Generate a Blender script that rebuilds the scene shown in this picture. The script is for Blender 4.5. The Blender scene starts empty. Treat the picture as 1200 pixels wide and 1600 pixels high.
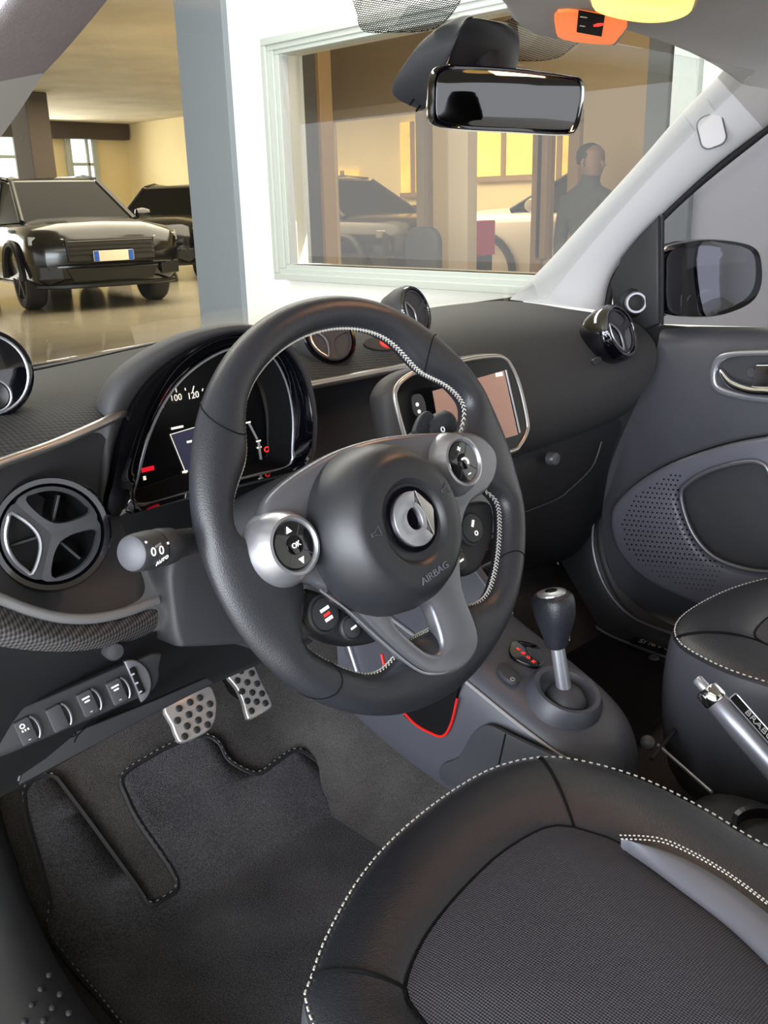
import bpy, bmesh, math, random
from math import sin, cos, tan, pi, radians, hypot, atan2, sqrt
from mathutils import Vector as V, Matrix
random.seed(7)
SC = bpy.context.scene
COL = SC.collection
# ------------------------------------------------------------------ camera
F = 1450.0; PITCH = radians(18.5); YAW = radians(44.5); ROLL = radians(-1.5)
CAM = V((-0.5464, -0.5580, 0.8699))
fw = V((sin(YAW)*cos(PITCH), cos(YAW)*cos(PITCH), -sin(PITCH)))
rt0 = V((cos(YAW), -sin(YAW), 0)); up0 = rt0.cross(fw)
rt = rt0*cos(ROLL) + up0*sin(ROLL); up = rt.cross(fw)
cd = bpy.data.cameras.new('camera'); cam = bpy.data.objects.new('camera', cd); COL.objects.link(cam)
cd.sensor_fit = 'HORIZONTAL'; cd.sensor_width = 36.0; cd.lens = 36.0*F/1200.0; cd.clip_start = 0.02; cd.clip_end = 200
cam.matrix_world = Matrix(((rt.x, up.x, -fw.x, CAM.x), (rt.y, up.y, -fw.y, CAM.y), (rt.z, up.z, -fw.z, CAM.z), (0, 0, 0, 1)))
SC.camera = cam
# ------------------------------------------------------------------ world, lights, exposure
SC.view_settings.view_transform = 'Standard'; SC.view_settings.look = 'None'
SC.view_settings.gamma = 1.0; SC.view_settings.use_curve_mapping = False
SC.view_settings.exposure = 0.9
w = bpy.data.worlds.new('world'); SC.world = w; w.use_nodes = True
bg = w.node_tree.nodes['Background']; bg.inputs[0].default_value = (0.93, 0.95, 1.0, 1); bg.inputs[1].default_value = 1.05
def area(name, loc, target, sx, sy, power, col=(1, 1, 1)):
    l = bpy.data.lights.new(name, 'AREA'); l.shape = 'RECTANGLE'; l.size = sx; l.size_y = sy; l.energy = power; l.color = col
    o = bpy.data.objects.new(name, l); COL.objects.link(o); o.location = loc
    o.rotation_euler = (V(target)-V(loc)).to_track_quat('-Z', 'Y').to_euler()
    return o
area('shopfront_daylight', (-3.2, -1.0, 0.95), (0.0, 0.0, 0.55), 3.6, 2.3, 190, (0.86, 0.92, 1.0))
area('showroom_ceiling_lamp', (1.2, 2.4, 2.45), (1.3, 2.4, 0), 0.6, 3.4, 52, (1.0, 0.96, 0.9))
area('hall_ceiling_lamp', (7.0, 10.0, 2.5), (7.0, 10.0, 0), 4.0, 7.0, 300, (1.0, 0.88, 0.68))
area('hall_window_daylight', (6.0, 18.6, 1.6), (6.0, 10, 0.4), 7.0, 1.6, 160, (1.0, 0.97, 0.9))
# ------------------------------------------------------------------ pixel rays (frame 1200 x 1600) -> points of the place
def ray(px, py): return rt*((px-600)/F) + up*(-(py-800)/F) + fw
def AX(px, py, x): d = ray(px, py); return CAM + d*((x-CAM.x)/d.x)
def AY(px, py, y): d = ray(px, py); return CAM + d*((y-CAM.y)/d.y)
def AZ(px, py, z): d = ray(px, py); return CAM + d*((z-CAM.z)/d.z)
def AP(px, py, o, n): d = ray(px, py); return CAM + d*((V(o)-CAM).dot(n)/d.dot(n))
# ------------------------------------------------------------------ materials
def lin(c): return tuple(((x/255)/12.92 if x/255 <= .04045 else ((x/255+.055)/1.055)**2.4) for x in c) + (1,)
MATS = {}
def mat(name, col, rough=.5, metal=0, spec=.5, coat=0, emit=None, estr=1, bump=None, mottle=0, alpha_mix=None, var=None):
    m = bpy.data.materials.new(name); m.use_nodes = True; nt = m.node_tree; N = nt.nodes; L = nt.links
    b = N['Principled BSDF']; c = lin(col)
    b.inputs['Base Color'].default_value = c; b.inputs['Roughness'].default_value = rough; b.inputs['Metallic'].default_value = metal
    b.inputs['Specular IOR Level'].default_value = spec; b.inputs['Coat Weight'].default_value = coat; b.inputs['Coat Roughness'].default_value = .04
    if emit: b.inputs['Emission Color'].default_value = lin(emit); b.inputs['Emission Strength'].default_value = estr
    tc = N.new('ShaderNodeTexCoord')
    if mottle:
        nz = N.new('ShaderNodeTexNoise'); nz.inputs['Scale'].default_value = mottle[0]; nz.inputs['Detail'].default_value = 6
        L.new(tc.outputs['Object'], nz.inputs['Vector'])
        mx = N.new('ShaderNodeMix'); mx.data_type = 'RGBA'
        mx.inputs['A'].default_value = tuple(x*(1-mottle[1]) for x in c[:3])+(1,); mx.inputs['B'].default_value = tuple(min(1, x*(1+mottle[1])) for x in c[:3])+(1,)
        cr_ = N.new('ShaderNodeMapRange'); cr_.inputs['From Min'].default_value = .3; cr_.inputs['From Max'].default_value = .7; L.new(nz.outputs['Fac'], cr_.inputs['Value']); fac = cr_.outputs[0]
        if len(mottle) > 2:
            n2 = N.new('ShaderNodeTexNoise'); n2.inputs['Scale'].default_value = mottle[2]; n2.inputs['Detail'].default_value = 2; L.new(tc.outputs['Object'], n2.inputs['Vector'])
            c2 = N.new('ShaderNodeMapRange'); c2.inputs['From Min'].default_value = .35; c2.inputs['From Max'].default_value = .65; L.new(n2.outputs['Fac'], c2.inputs['Value'])
            m2 = N.new('ShaderNodeMix'); m2.inputs['Factor'].default_value = mottle[3]; L.new(fac, m2.inputs['A']); L.new(c2.outputs[0], m2.inputs['B']); fac = m2.outputs[0]
        L.new(fac, mx.inputs['Factor']); L.new(mx.outputs['Result'], b.inputs['Base Color'])
    if bump:
        kind, sc, st, di = bump
        if kind == 'noise': t = N.new('ShaderNodeTexNoise'); t.inputs['Detail'].default_value = 3; o = t.outputs['Fac']
        else: t = N.new('ShaderNodeTexVoronoi'); o = t.outputs['Distance']
        t.inputs['Scale'].default_value = sc; L.new(tc.outputs['Object'], t.inputs['Vector'])
        bp = N.new('ShaderNodeBump'); bp.inputs['Strength'].default_value = st; bp.inputs['Distance'].default_value = di
        L.new(o, bp.inputs['Height']); L.new(bp.outputs['Normal'], b.inputs['Normal'])
    MATS[name] = m; return m
def weave(name, c1, c2, sx, sy, rough, axes=(0, 1), st=.6, skew=0.0):
    """fine knit: a staggered grid of cells, from two sine waves of object coordinates"""
    m = mat(name, c1, rough, spec=.25); nt = m.node_tree; N = nt.nodes; L = nt.links; b = N['Principled BSDF']
    tc = N.new('ShaderNodeTexCoord'); sp = N.new('ShaderNodeSeparateXYZ'); L.new(tc.outputs['Object'], sp.inputs[0])
    def mth(op, a, bb):
        n = N.new('ShaderNodeMath'); n.operation = op
        for i, x in enumerate((a, bb)):
            if x is None: continue
            if isinstance(x, (int, float)): n.inputs[i].default_value = x
            else: L.new(x, n.inputs[i])
        return n.outputs[0]
    A = mth('MULTIPLY', sp.outputs[axes[0]], sx); B = mth('MULTIPLY', sp.outputs[axes[1]], sy)
    if skew: A = mth('ADD', A, mth('MULTIPLY', B, skew))
    f = mth('MULTIPLY', mth('SINE', mth('ADD', A, B), None), mth('SINE', mth('SUBTRACT', A, B), None))
    f = mth('ADD', mth('MULTIPLY', f, .5), .5)
    mx = N.new('ShaderNodeMix'); mx.data_type = 'RGBA'; mx.inputs['A'].default_value = lin(c1); mx.inputs['B'].default_value = lin(c2)
    L.new(f, mx.inputs['Factor']); L.new(mx.outputs['Result'], b.inputs['Base Color'])
    bp = N.new('ShaderNodeBump'); bp.inputs['Strength'].default_value = st; bp.inputs['Distance'].default_value = .001
    L.new(f, bp.inputs['Height']); L.new(bp.outputs['Normal'], b.inputs['Normal'])
    return m
def glass(name, tint=(1, 1, 1), ior=1.45, rough=0.0, haze=0.0):
    m = bpy.data.materials.new(name); m.use_nodes = True; nt = m.node_tree; N = nt.nodes; L = nt.links
    N.remove(N['Principled BSDF']); out = N['Material Output']
    t = N.new('ShaderNodeBsdfTransparent'); t.inputs[0].default_value = tint+(1,)
    g = N.new('ShaderNodeBsdfGlossy'); g.inputs['Roughness'].default_value = rough
    lw = N.new('ShaderNodeLayerWeight'); lw.inputs[0].default_value = .5
    pw = N.new('ShaderNodeMath'); pw.operation = 'POWER'; pw.inputs[1].default_value = 4.0; L.new(lw.outputs['Facing'], pw.inputs[0])
    fr = N.new('ShaderNodeMath'); fr.operation = 'MULTIPLY_ADD'; fr.inputs[1].default_value = min(.9, (ior-1)*1.2); fr.inputs[2].default_value = ((ior-1)/(ior+1))**2+haze; L.new(pw.outputs[0], fr.inputs[0])
    mx = N.new('ShaderNodeMixShader'); L.new(fr.outputs[0], mx.inputs[0]); L.new(t.outputs[0], mx.inputs[1]); L.new(g.outputs[0], mx.inputs[2])
    L.new(mx.outputs[0], out.inputs['Surface']); MATS[name] = m; return m
mat('leather', (40, 41, 46), .38, spec=.5, bump=('voronoi', 900, .25, .0006))
mat('seat_leather', (34, 36, 42), .38, spec=.5, bump=('voronoi', 650, .35, .0008))
mat('cover_black', (38, 39, 43), .40, bump=('noise', 1500, .2, .0003))
mat('soft_black', (50, 51, 55), .55, bump=('noise', 1500, .25, .0004))
mat('dash_grey', (58, 58, 60), .62, bump=('noise', 1800, .3, .0004))
mat('dark_plastic', (34, 35, 38), .5, bump=('noise', 1600, .2, .0003))
mat('deep_black', (9, 9, 11), .8, spec=.15)
mat('mid_grey', (66, 67, 74), .45, bump=('noise', 1500, .15, .0003))
mat('gloss_black', (6, 6, 12), .06, spec=.6, coat=.6)
mat('satin_silver', (172, 173, 180), .30, metal=.75)
mat('satin_dark', (118, 119, 126), .34, metal=.6)
mat('satin_deep', (60, 60, 64), .36, metal=.4)
mat('silver_paint', (158, 157, 160), .38, metal=.25)
mat('panel_grey', (90, 90, 98), .5, bump=('noise', 1500, .2, .0003))
mat('mirror_side', (170, 171, 174), .02, metal=1)
mat('vent_grey', (66, 66, 70), .48, bump=('noise', 1500, .15, .0003))
mat('trim_silver', (176, 172, 168), .32, metal=.85)
mat('chrome', (225, 226, 230), .08, metal=1)
mat('aluminium', (190, 186, 184), .35, metal=.75, bump=('noise', 700, .2, .0004))
mat('rubber', (18, 18, 20), .7)
mat('stitch', (196, 192, 184), .7)
mat('stitch_dim', (120, 120, 122), .75)
mat('carpet', (72, 69, 68), .95, spec=.04, bump=('noise', 700, 1, .003), mottle=(11, .5, 520, .5))
mat('carpet_dark', (30, 30, 32), .95, spec=.1, bump=('noise', 420, 1.0, .004), mottle=(14, .3, 500, .5))
mat('mat_carpet', (70, 69, 72), .95, spec=.04, bump=('noise', 600, 1, .003), mottle=(9, .6, 420, .5))
mat('headliner', (172, 168, 166), .9, spec=.15, bump=('noise', 900, .5, .001))
mat('pillar_grey', (204, 203, 205), .55, spec=.3, bump=('noise', 1100, .15, .0004))
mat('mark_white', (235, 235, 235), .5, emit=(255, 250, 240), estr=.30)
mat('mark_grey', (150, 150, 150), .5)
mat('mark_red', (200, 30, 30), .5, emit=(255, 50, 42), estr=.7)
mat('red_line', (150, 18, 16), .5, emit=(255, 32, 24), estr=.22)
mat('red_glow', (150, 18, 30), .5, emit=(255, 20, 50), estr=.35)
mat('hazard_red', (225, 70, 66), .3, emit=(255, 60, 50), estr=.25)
mat('screen_tan', (150, 118, 104), .22, emit=(176, 136, 120), estr=.14)
mat('screen_dark', (12, 12, 14), .22, spec=.3)
mat('dial_white', (240, 236, 220), .5, emit=(255, 246, 225), estr=.4)
mat('lamp_lens', (255, 200, 90), .3, emit=(255, 196, 86), estr=1.4)
weave('textile_band', (34, 33, 36), (104, 101, 102), 900, 620, .7, axes=(0, 2))
weave('dash_knit', (40, 41, 44), (74, 75, 77), 640, 640, .75, axes=(0, 1))
weave('seat_mesh', (18, 18, 22), (92, 90, 100), 1500, 1500, .8, axes=(0, 1), st=.8)
weave('visor_knit', (152, 146, 152), (170, 164, 170), 1500, 500, .8, axes=(0, 2))
glass('windscreen_glass', (.97, .98, .97), 1.25)
glass('clear_cover', (.96, .96, .97), 1.25)
glass('office_glass', (.92, .90, .86), 1.5, haze=.035)
glass('tinted_glass', (.50, .50, .545), 1.3)
mat('pillar_fabric', (168, 160, 166), .9, spec=.1, bump=('noise', 1200, .8, .001), mottle=(300, .06))
mat('mirror_face', (200, 202, 205), .02, metal=1)
mat('mirror_dark', (92, 92, 92), .03, metal=1)
# room and background
mat('wall_white', (246, 247, 243), .8, spec=.2)
mat('frame_white', (190, 197, 193), .6, spec=.3)
mat('column_grey', (128, 136, 144), .75, bump=('noise', 20, .1, .01))
mat('hall_ceiling', (214, 206, 186), .9, spec=.1, mottle=(1.2, .12))
mat('hall_floor', (170, 162, 142), .14, spec=.6, mottle=(.9, .12))
mat('cream_wall', (246, 228, 180), .85, spec=.1, mottle=(.8, .06))
mat('office_beige', (188, 168, 134), .85, spec=.1)
mat('office_wood', (160, 132, 94), .6)
mat('office_pale', (214, 200, 180), .7)
mat('office_dark', (40, 38, 40), .7)
mat('column_brown', (78, 68, 58), .8, bump=('noise', 30, .2, .01))
mat('car_black', (8, 8, 9), .18, spec=.5, coat=.35)
mat('car_glass', (14, 13, 11), .2, spec=.03)
mat('screen_black', (7, 7, 9), .14, spec=.22)
mat('loop_grey', (92, 93, 104), .42, bump=('noise', 1500, .15, .0003))
mat('car_trim', (16, 16, 17), .45)
mat('tyre', (46, 42, 38), .85)
mat('alloy', (60, 60, 62), .3, metal=.7)
mat('headlamp', (150, 150, 145), .1, metal=.3, coat=.6)
mat('plate_white', (236, 228, 200), .5); mat('plate_blue', (40, 92, 190), .5)
mat('car_white', (230, 226, 218), .2, coat=.5)
mat('magenta', (190, 60, 110), .5)
mat('sun_yellow', (255, 214, 110), .9, emit=(255, 205, 95), estr=.55, mottle=(3, .3))
mat('window_day', (240, 244, 248), .9, emit=(240, 246, 252), estr=.75)
mat('cloth_grey', (60, 61, 64), .9); mat('skin', (120, 92, 76), .6); mat('hair', (34, 30, 30), .8)
# ------------------------------------------------------------------ mesh helpers
def root(name, loc, label=None, cat=None, group=None, kind=None):
    o = bpy.data.objects.new(name, None); o.empty_display_size = .05; COL.objects.link(o); o.location = V(loc)
    tag(o, label, cat, group, kind); return o
def tag(o, label=None, cat=None, group=None, kind=None):
    if label: o['label'] = label
    if cat: o['category'] = cat
    if group: o['group'] = group
    if kind: o['kind'] = kind
    return o
def origin_of(p):
    v = V((0, 0, 0))
    while p is not None: v += p.location; p = p.parent
    return v
def link(name, me, m, parent=None, loc=None):
    o = bpy.data.objects.new(name, me); COL.objects.link(o)
    if m is not None:
        me.materials.clear(); me.materials.append(MATS[m] if isinstance(m, str) else m)
    if parent is not None: o.parent = parent
    return o
def mk(name, verts, faces, m, parent=None, smooth=True, sub=0, bevel=0, solid=0, sharp=35, offset=-1.0, face=None):
    verts = [V(v) for v in verts]
    if parent is None:
        xs = [v.x for v in verts]; ys = [v.y for v in verts]; zs = [v.z for v in verts]
        L = V(((min(xs)+max(xs))/2, (min(ys)+max(ys))/2, min(zs)))
    else: L = origin_of(parent)
    me = bpy.data.meshes.new(name); me.from_pydata([tuple(v-L) for v in verts], [], faces)
    bm = bmesh.new(); bm.from_mesh(me); bmesh.ops.recalc_face_normals(bm, faces=bm.faces)
    if face is not None and sum((f.normal*f.calc_area() for f in bm.faces), V((0, 0, 0))).dot(V(face)) < 0: bmesh.ops.reverse_faces(bm, faces=bm.faces)
    bm.to_mesh(me); bm.free()
    o = link(name, me, m, parent)
    if parent is None: o.location = L
    for p in me.polygons: p.use_smooth = smooth
    if smooth and sharp and not sub: me.set_sharp_from_angle(angle=radians(sharp))
    if bevel:
        b = o.modifiers.new('bevel', 'BEVEL'); b.width = bevel; b.segments = 2; b.limit_method = 'ANGLE'
    if solid:
        s = o.modifiers.new('solid', 'SOLIDIFY'); s.thickness = solid; s.offset = offset
    if sub:
        s = o.modifiers.new('sub', 'SUBSURF'); s.levels = sub; s.render_levels = sub
    return o
def cr(pts, k=6, closed=False):
    """Catmull-Rom resampling"""
    pts = [V(p) for p in pts]; n = len(pts); out = []
    rng = range(n) if closed else range(n-1)
    for i in rng:
        if closed: p0, p1, p2, p3 = pts[i-1], pts[i], pts[(i+1) % n], pts[(i+2) % n]
        else: p0, p1, p2, p3 = pts[max(i-1, 0)], pts[i], pts[i+1], pts[min(i+2, n-1)]
        for j in range(k):
            t = j/k; t2 = t*t; t3 = t2*t
            out.append(.5*((2*p1)+(p2-p0)*t+(2*p0-5*p1+4*p2-p3)*t2+(3*p1-p0-3*p2+p3)*t3))
    if not closed: out.append(pts[-1])
    return out
def resample(pts, n, closed=False):
    pts = [V(p) for p in pts]
    if closed: pts = pts+[pts[0]]
    d = [0]
    for a, b in zip(pts, pts[1:]): d.append(d[-1]+(b-a).length)
    out = []; j = 0
    for i in range(n):
        s = d[-1]*i/(n if closed else n-1)
        while j < len(d)-2 and d[j+1] < s: j += 1
        t = (s-d[j])/max(d[j+1]-d[j], 1e-9); out.append(pts[j].lerp(pts[j+1], t))
    return out
def loft_data(rings, closed=True, caps=(False, False)):
    n = len(rings[0]); vs = [V(p) for r in rings for p in r]; fs = []
    for i in range(len(rings)-1):
        for j in range(n if closed else n-1):
            k = (j+1) % n
            fs.append((i*n+j, i*n+k, (i+1)*n+k, (i+1)*n+j))
    if caps[0]: fs.append(tuple(range(n-1, -1, -1)))
    if caps[1]: b = (len(rings)-1)*n; fs.append(tuple(range(b, b+n)))
    return vs, fs
def loft(name, rings, m, parent=None, closed=True, caps=(False, False), **k):
    vs, fs = loft_data(rings, closed, caps); return mk(name, vs, fs, m, parent, **k)
def grid(name, rows, m, parent=None, **k):
    k.setdefault('sub', 2); return loft(name, rows, m, parent, closed=False, **k)
def basis(n, up=(0, 0, 1)):
    n = V(n).normalized(); u = V(up).cross(n)
    if u.length < 1e-5: u = V((1, 0, 0)).cross(n)
    u.normalize(); return u, n.cross(u), n
def lathe(name, prof, o, n, m, parent=None, seg=40, up=(0, 0, 1), caps=None, **k):
    u, v, n = basis(n, up); o = V(o)
    rings = [[o+n*h+(u*cos(2*pi*i/seg)+v*sin(2*pi*i/seg))*max(r, 1e-5) for i in range(seg)] for r, h in prof]
    return loft(name, rings, m, parent, caps=caps or (prof[0][0] > 1e-4, prof[-1][0] > 1e-4), **k)
def tube_data(pts, r, closed=False, n=8, flat=1.0, upv=None):
    pts = [V(p) for p in pts]; rings = []; prev = None; N = len(pts)
    for i, p in enumerate(pts):
        a = pts[i-1] if (i > 0 or closed) else p; b = pts[(i+1) % N] if (i < N-1 or closed) else p
        t = (b-a).normalized()
        if prev is None:
            prev = V(upv) if upv is not None else (V((0, 0, 1)) if abs(t.z) < .9 else V((1, 0, 0)))
        x = prev - t*prev.dot(t); x.normalize(); y = t.cross(x); prev = x if upv is None else V(upv)
        rr = r[i] if isinstance(r, (list, tuple)) else r
        rings.append([p+x*(cos(2*pi*j/n)*rr*flat)+y*(sin(2*pi*j/n)*rr) for j in range(n)])
    if closed: rings.append(rings[0]); 
    return loft_data(rings, True, (not closed, not closed))
def tube(name, pts, r, m, parent=None, closed=False, n=8, flat=1.0, upv=None, **k):
    vs, fs = tube_data(pts, r, closed, n, flat, upv); k.setdefault('sharp', 50); return mk(name, vs, fs, m, parent, **k)
def box_data(o, u, v, n, a, b, c):
    o = V(o); vs = [o+u*(a*i)+v*(b*j)+n*(c*k) for i in (-.5, .5) for j in (-.5, .5) for k in (-.5, .5)]
    return vs, [(0, 1, 3, 2), (4, 6, 7, 5), (0, 4, 5, 1), (2, 3, 7, 6), (0, 2, 6, 4), (1, 5, 7, 3)]
X3 = (V((1, 0, 0)), V((0, 1, 0)), V((0, 0, 1)))
def box(name, lo, hi, m, parent=None, bevel=.004, **k):
    lo = V(lo); hi = V(hi); vs, fs = box_data((lo+hi)/2, *X3, *(hi-lo)); k.setdefault('smooth', False); return mk(name, vs, fs, m, parent, bevel=bevel, **k)
def obox(name, o, fr, size, m, parent=None, bevel=.001, **k):
    vs, fs = box_data(o, *fr, *size); k.setdefault('smooth', False); return mk(name, vs, fs, m, parent, bevel=bevel, **k)
def merge(parts):
    vs = []; fs = []
    for a, b in parts:
        n = len(vs); vs += a; fs += [tuple(i+n for i in f) for f in b]
    return vs, fs
def flat_curve(polys, depth, bevel, res=2):
    cu = bpy.data.curves.new('c', 'CURVE'); cu.dimensions = '2D'; cu.fill_mode = 'BOTH'
    K = 100.0; cu.extrude = max(depth/2-bevel, 0)*K; cu.bevel_depth = bevel*K; cu.bevel_resolution = res; cu.offset = -bevel*K
    for p in polys:
        s = cu.splines.new('POLY'); s.points.add(len(p)-1)
        for q, pt in zip(p, s.points): pt.co = (q[0]*K, q[1]*K, 0, 1)
        s.use_cyclic_u = True
    ob = bpy.data.objects.new('c', cu); me = ob.to_mesh()
    vs = [v.co/K for v in me.vertices]; fs = [tuple(p.vertices) for p in me.polygons]
    ob.to_mesh_clear(); bpy.data.objects.remove(ob); bpy.data.curves.remove(cu)
    return vs, fs
def plate(name, polys, fr, depth, m, parent=None, bevel=.0008, warp=None, **k):
    """flat plate with holes in the frame fr = (o,u,v,n); front face at +depth/2; polys[0] outline, others holes"""
    o, u, v, n = fr; vs, fs = flat_curve(polys, depth, bevel)
    bmt = [(o+u*a.x+v*a.y+n*(a.z+(warp(a.x, a.y) if warp else 0))) for a in vs]
    # weld
    key = {}; idx = []; nv = []
    for p in bmt:
        q = (round(p.x, 6), round(p.y, 6), round(p.z, 6))
        if q not in key: key[q] = len(nv); nv.append(p)
        idx.append(key[q])
    nf = []
    for f in fs:
        g = []
        for i in f:
            if idx[i] not in g: g.append(idx[i])
        if len(g) > 2: nf.append(tuple(g))
    return mk(name, nv, nf, m, parent, **k)
def trace(pix, fr):
    o, u, v, n = fr; out = []
    for a, b in pix:
        p = AP(a, b, o, n)-o; out.append((p.dot(u), p.dot(v)))
    return out
def sm2(poly, k=5, closed=True): return [(p.x, p.y) for p in cr([V((a, b, 0)) for a, b in poly], k, closed)]
def circ(r, cx=0, cy=0, n=40, ry=None): return [(cx+r*cos(2*pi*i/n), cy+(ry or r)*sin(2*pi*i/n)) for i in range(n)]
def text(name, s, fr, size, m, parent=None, depth=.0006, align='CENTER', sx=1.0):
    cu = bpy.data.curves.new('t', 'FONT'); cu.body = s; cu.size = size; cu.align_x = align; cu.align_y = 'CENTER'; cu.extrude = depth/2; cu.resolution_u = 3
    ob = bpy.data.objects.new('t', cu); me = ob.to_mesh(); o, u, v, n = fr
    vs = [o+u*(p.co.x*sx)+v*p.co.y+n*p.co.z for p in me.vertices]; fs = [tuple(p.vertices) for p in me.polygons]
    ob.to_mesh_clear(); bpy.data.objects.remove(ob); bpy.data.curves.remove(cu)
    return mk(name, vs, fs, m, parent, smooth=False)
def copy_tree(o, parent=None):
    c = o.copy(); COL.objects.link(c); c.parent = parent
    for ch in list(o.children): copy_tree(ch, c)
    return c
def rr(w, h, r, n=6):
    """rounded rectangle outline"""
    out = []
    for cx, cy, a0 in ((w/2-r, h/2-r, 0), (-w/2+r, h/2-r, 90), (-w/2+r, -h/2+r, 180), (w/2-r, -h/2+r, 270)):
        for i in range(n+1): a = radians(a0+90*i/n); out.append((cx+r*cos(a), cy+r*sin(a)))
    return out
def frame_at(o, n, up=(0, 0, 1), roll=0):
    u, v, n = basis(n, up)
    if roll: u, v = u*cos(roll)+v*sin(roll), v*cos(roll)-u*sin(roll)
    return (V(o), u, v, n)
def polar(poly, c, n):
    out = []
    m_ = len(poly)
    for i in range(n):
        a = 2*pi*i/n; d = (cos(a), sin(a)); best = None
        for j in range(m_):
            p_, q_ = poly[j], poly[(j+1) % m_]
            ex, ey = q_[0]-p_[0], q_[1]-p_[1]; den = d[0]*ey-d[1]*ex
            if abs(den) < 1e-12: continue
            wx, wy = p_[0]-c[0], p_[1]-c[1]; t_ = (wx*ey-wy*ex)/den; s_ = (wx*d[1]-wy*d[0])/den
            if t_ > 0 and -1e-6 <= s_ <= 1+1e-6 and (best is None or t_ > best): best = t_
        out.append((c[0]+d[0]*best, c[1]+d[1]*best))
    return out
# ================================================================== THE SHOWROOM
GZ = -0.33
def struct(o): o['kind'] = 'structure'; return o
struct(box('floor', (-9, -9, GZ-.1), (14, 19.2, GZ), 'hall_floor', bevel=0))
struct(box('ceiling', (-9, -9, 2.6), (14, 19.2, 2.7), 'hall_ceiling', bevel=0))
WX = 2.7
FRW = (V((WX+.06, 0, 0)), V((0, -1, 0)), V((0, 0, 1)), V((-1, 0, 0)))
gy0, gy1 = 1.24, 3.40; gz0 = AX(458, 412, WX+.05).z; gz1 = AX(440, 88, WX+.05).z
wy0 = -9; wy1 = AX(360, 100, WX).y
wall = struct(plate('wall_right', [[(-wy1, GZ), (-wy0, GZ), (-wy0, 2.6), (-wy1, 2.6)], [(-gy1, gz0), (-gy0, gz0), (-gy0, gz1), (-gy1, gz1)]], FRW, .12, 'wall_white', bevel=0, smooth=False))
cy1 = AX(280, 100, WX-.03).y
struct(box('wall_column', (WX-.035, wy1, GZ), (WX+.5, cy1, 2.6), 'column_grey', bevel=.004))
# moulded window frame, built of stepped bars
wf = root('window_1', (WX, 2.3, gz0), 'wide white moulded office window frame with clear glass in the white wall', 'window'); struct(wf)
def ring_bars(i, ya, yb, za, zb, wdt, x0, x1):
    for nm, lo, hi in (('frame_bar', (x0, ya-wdt, za-wdt), (x1, yb+wdt, za)), ('frame_bar', (x0, ya-wdt, zb), (x1, yb+wdt, zb+wdt)),
                       ('frame_bar', (x0, ya-wdt, za), (x1, ya, zb)), ('frame_bar', (x0, yb, za), (x1, yb+wdt, zb))):
        box(nm, lo, hi, 'frame_white', wf, bevel=.004)
ring_bars(0, gy0-.075, gy1+.075, gz0-.045, gz1+.045, .035, WX-.035, WX)
ring_bars(1, gy0-.03, gy1+.03, gz0-.02, gz1+.02, .045, WX-.022, WX)
ring_bars(2, gy0+.0, gy1-.0, gz0+.0, gz1-.0, .03, WX-.012, WX+.05)
box('pane', (WX+.046, gy0, gz0), (WX+.052, gy1, gz1), 'office_glass', wf, bevel=0)
# ---- office behind the glass
BX = 6.5
FRO = (V((BX+.05, 0, 0)), V((0, -1, 0)), V((0, 0, 1)), V((-1, 0, 0)))
def oq(x0, y0, x1, y1, X=BX):
    a = AX(x0, y0, X); b = AX(x1, y1, X); return (a.y, b.y, max(a.z, b.z), min(a.z, b.z))   # yhi, ylo, zhi, zlo
def rect_loc(q): return [(-q[0], q[3]), (-q[1], q[3]), (-q[1], q[2]), (-q[0], q[2])]
A = oq(514, 186, 662, 420); B = oq(735, 190, 838, 436); Cc = oq(858, 190, 893, 405)
struct(plate('wall_office_back', [[(-8.0, GZ), (2.0, GZ), (2.0, 2.5), (-8.0, 2.5)], rect_loc(A), rect_loc(B), rect_loc(Cc)], FRO, .1, 'office_beige', bevel=0, smooth=False))
struct(loft('wall_office_side', [[(WX+.5, 4.22, z), (BX+.1, 8.0, z), (BX+.1, 8.1, z), (WX+.45, 4.30, z)] for z in (GZ, 2.5)], 'office_beige', caps=(True, True), smooth=False))
struct(box('wall_office_end', (WX+.12, -.8, GZ), (BX, -.7, 2.5), 'office_beige', bevel=0))
struct(loft('ceiling_office', [[(WX+.12, -.8, z), (BX, -.8, z), (BX, 7.9, z), (WX+.5, 4.22, z), (WX+.12, 4.0, z)] for z in (2.42, 2.5)], 'office_beige', caps=(True, True), smooth=False))
for i, (q, m) in enumerate(((A, 'office_pale'), (B, 'office_wood'), (Cc, 'office_wood'))):
    d = root('door_%d' % (i+1), (BX, (q[0]+q[1])/2, q[3])); struct(d)
    t = .07
    box('jamb', (BX-.06, q[0]-t/2, q[3]), (BX+.06, q[0]+t, q[2]), m, d, bevel=.005)
    box('jamb', (BX-.06, q[1]-t, q[3]), (BX+.06, q[1]+t/2, q[2]), m, d, bevel=.005)
    box('lintel', (BX-.06, q[1]-t, q[2]-t/2), (BX+.06, q[0]+t, q[2]+t), m, d, bevel=.005)
    if i != 1: box('pane', (BX-.004, q[1], q[3]), (BX+.004, q[0], q[2]), 'office_glass', d, bevel=0)
def post(name, px0, px1, X, m, label):
    a = AX(px0, 300, X); b = AX(px1, 300, X)
    o = box(name, (X, b.y, GZ), (X+.12, a.y, 2.42), m, bevel=.006); tag(o, label, 'post'); return o
post('partition_post', 676, 700, 5.2, 'office_beige', 'beige partition post standing left of the pale post in the office')
post('partition_post', 700, 730, 5.2, 'office_pale', 'pale partition post standing in the middle of the office')
post('partition_post', 440, 480, 3.6, 'office_dark', 'dark partition post at the left edge of the office window')
post('partition_post', 482, 506, 4.2, 'office_wood', 'brown wooden post beside the dark post in the office')
post('partition_post', 1000, 1034, 3.6, 'column_grey', 'grey cabinet-like post at the right edge of the office window')
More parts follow.
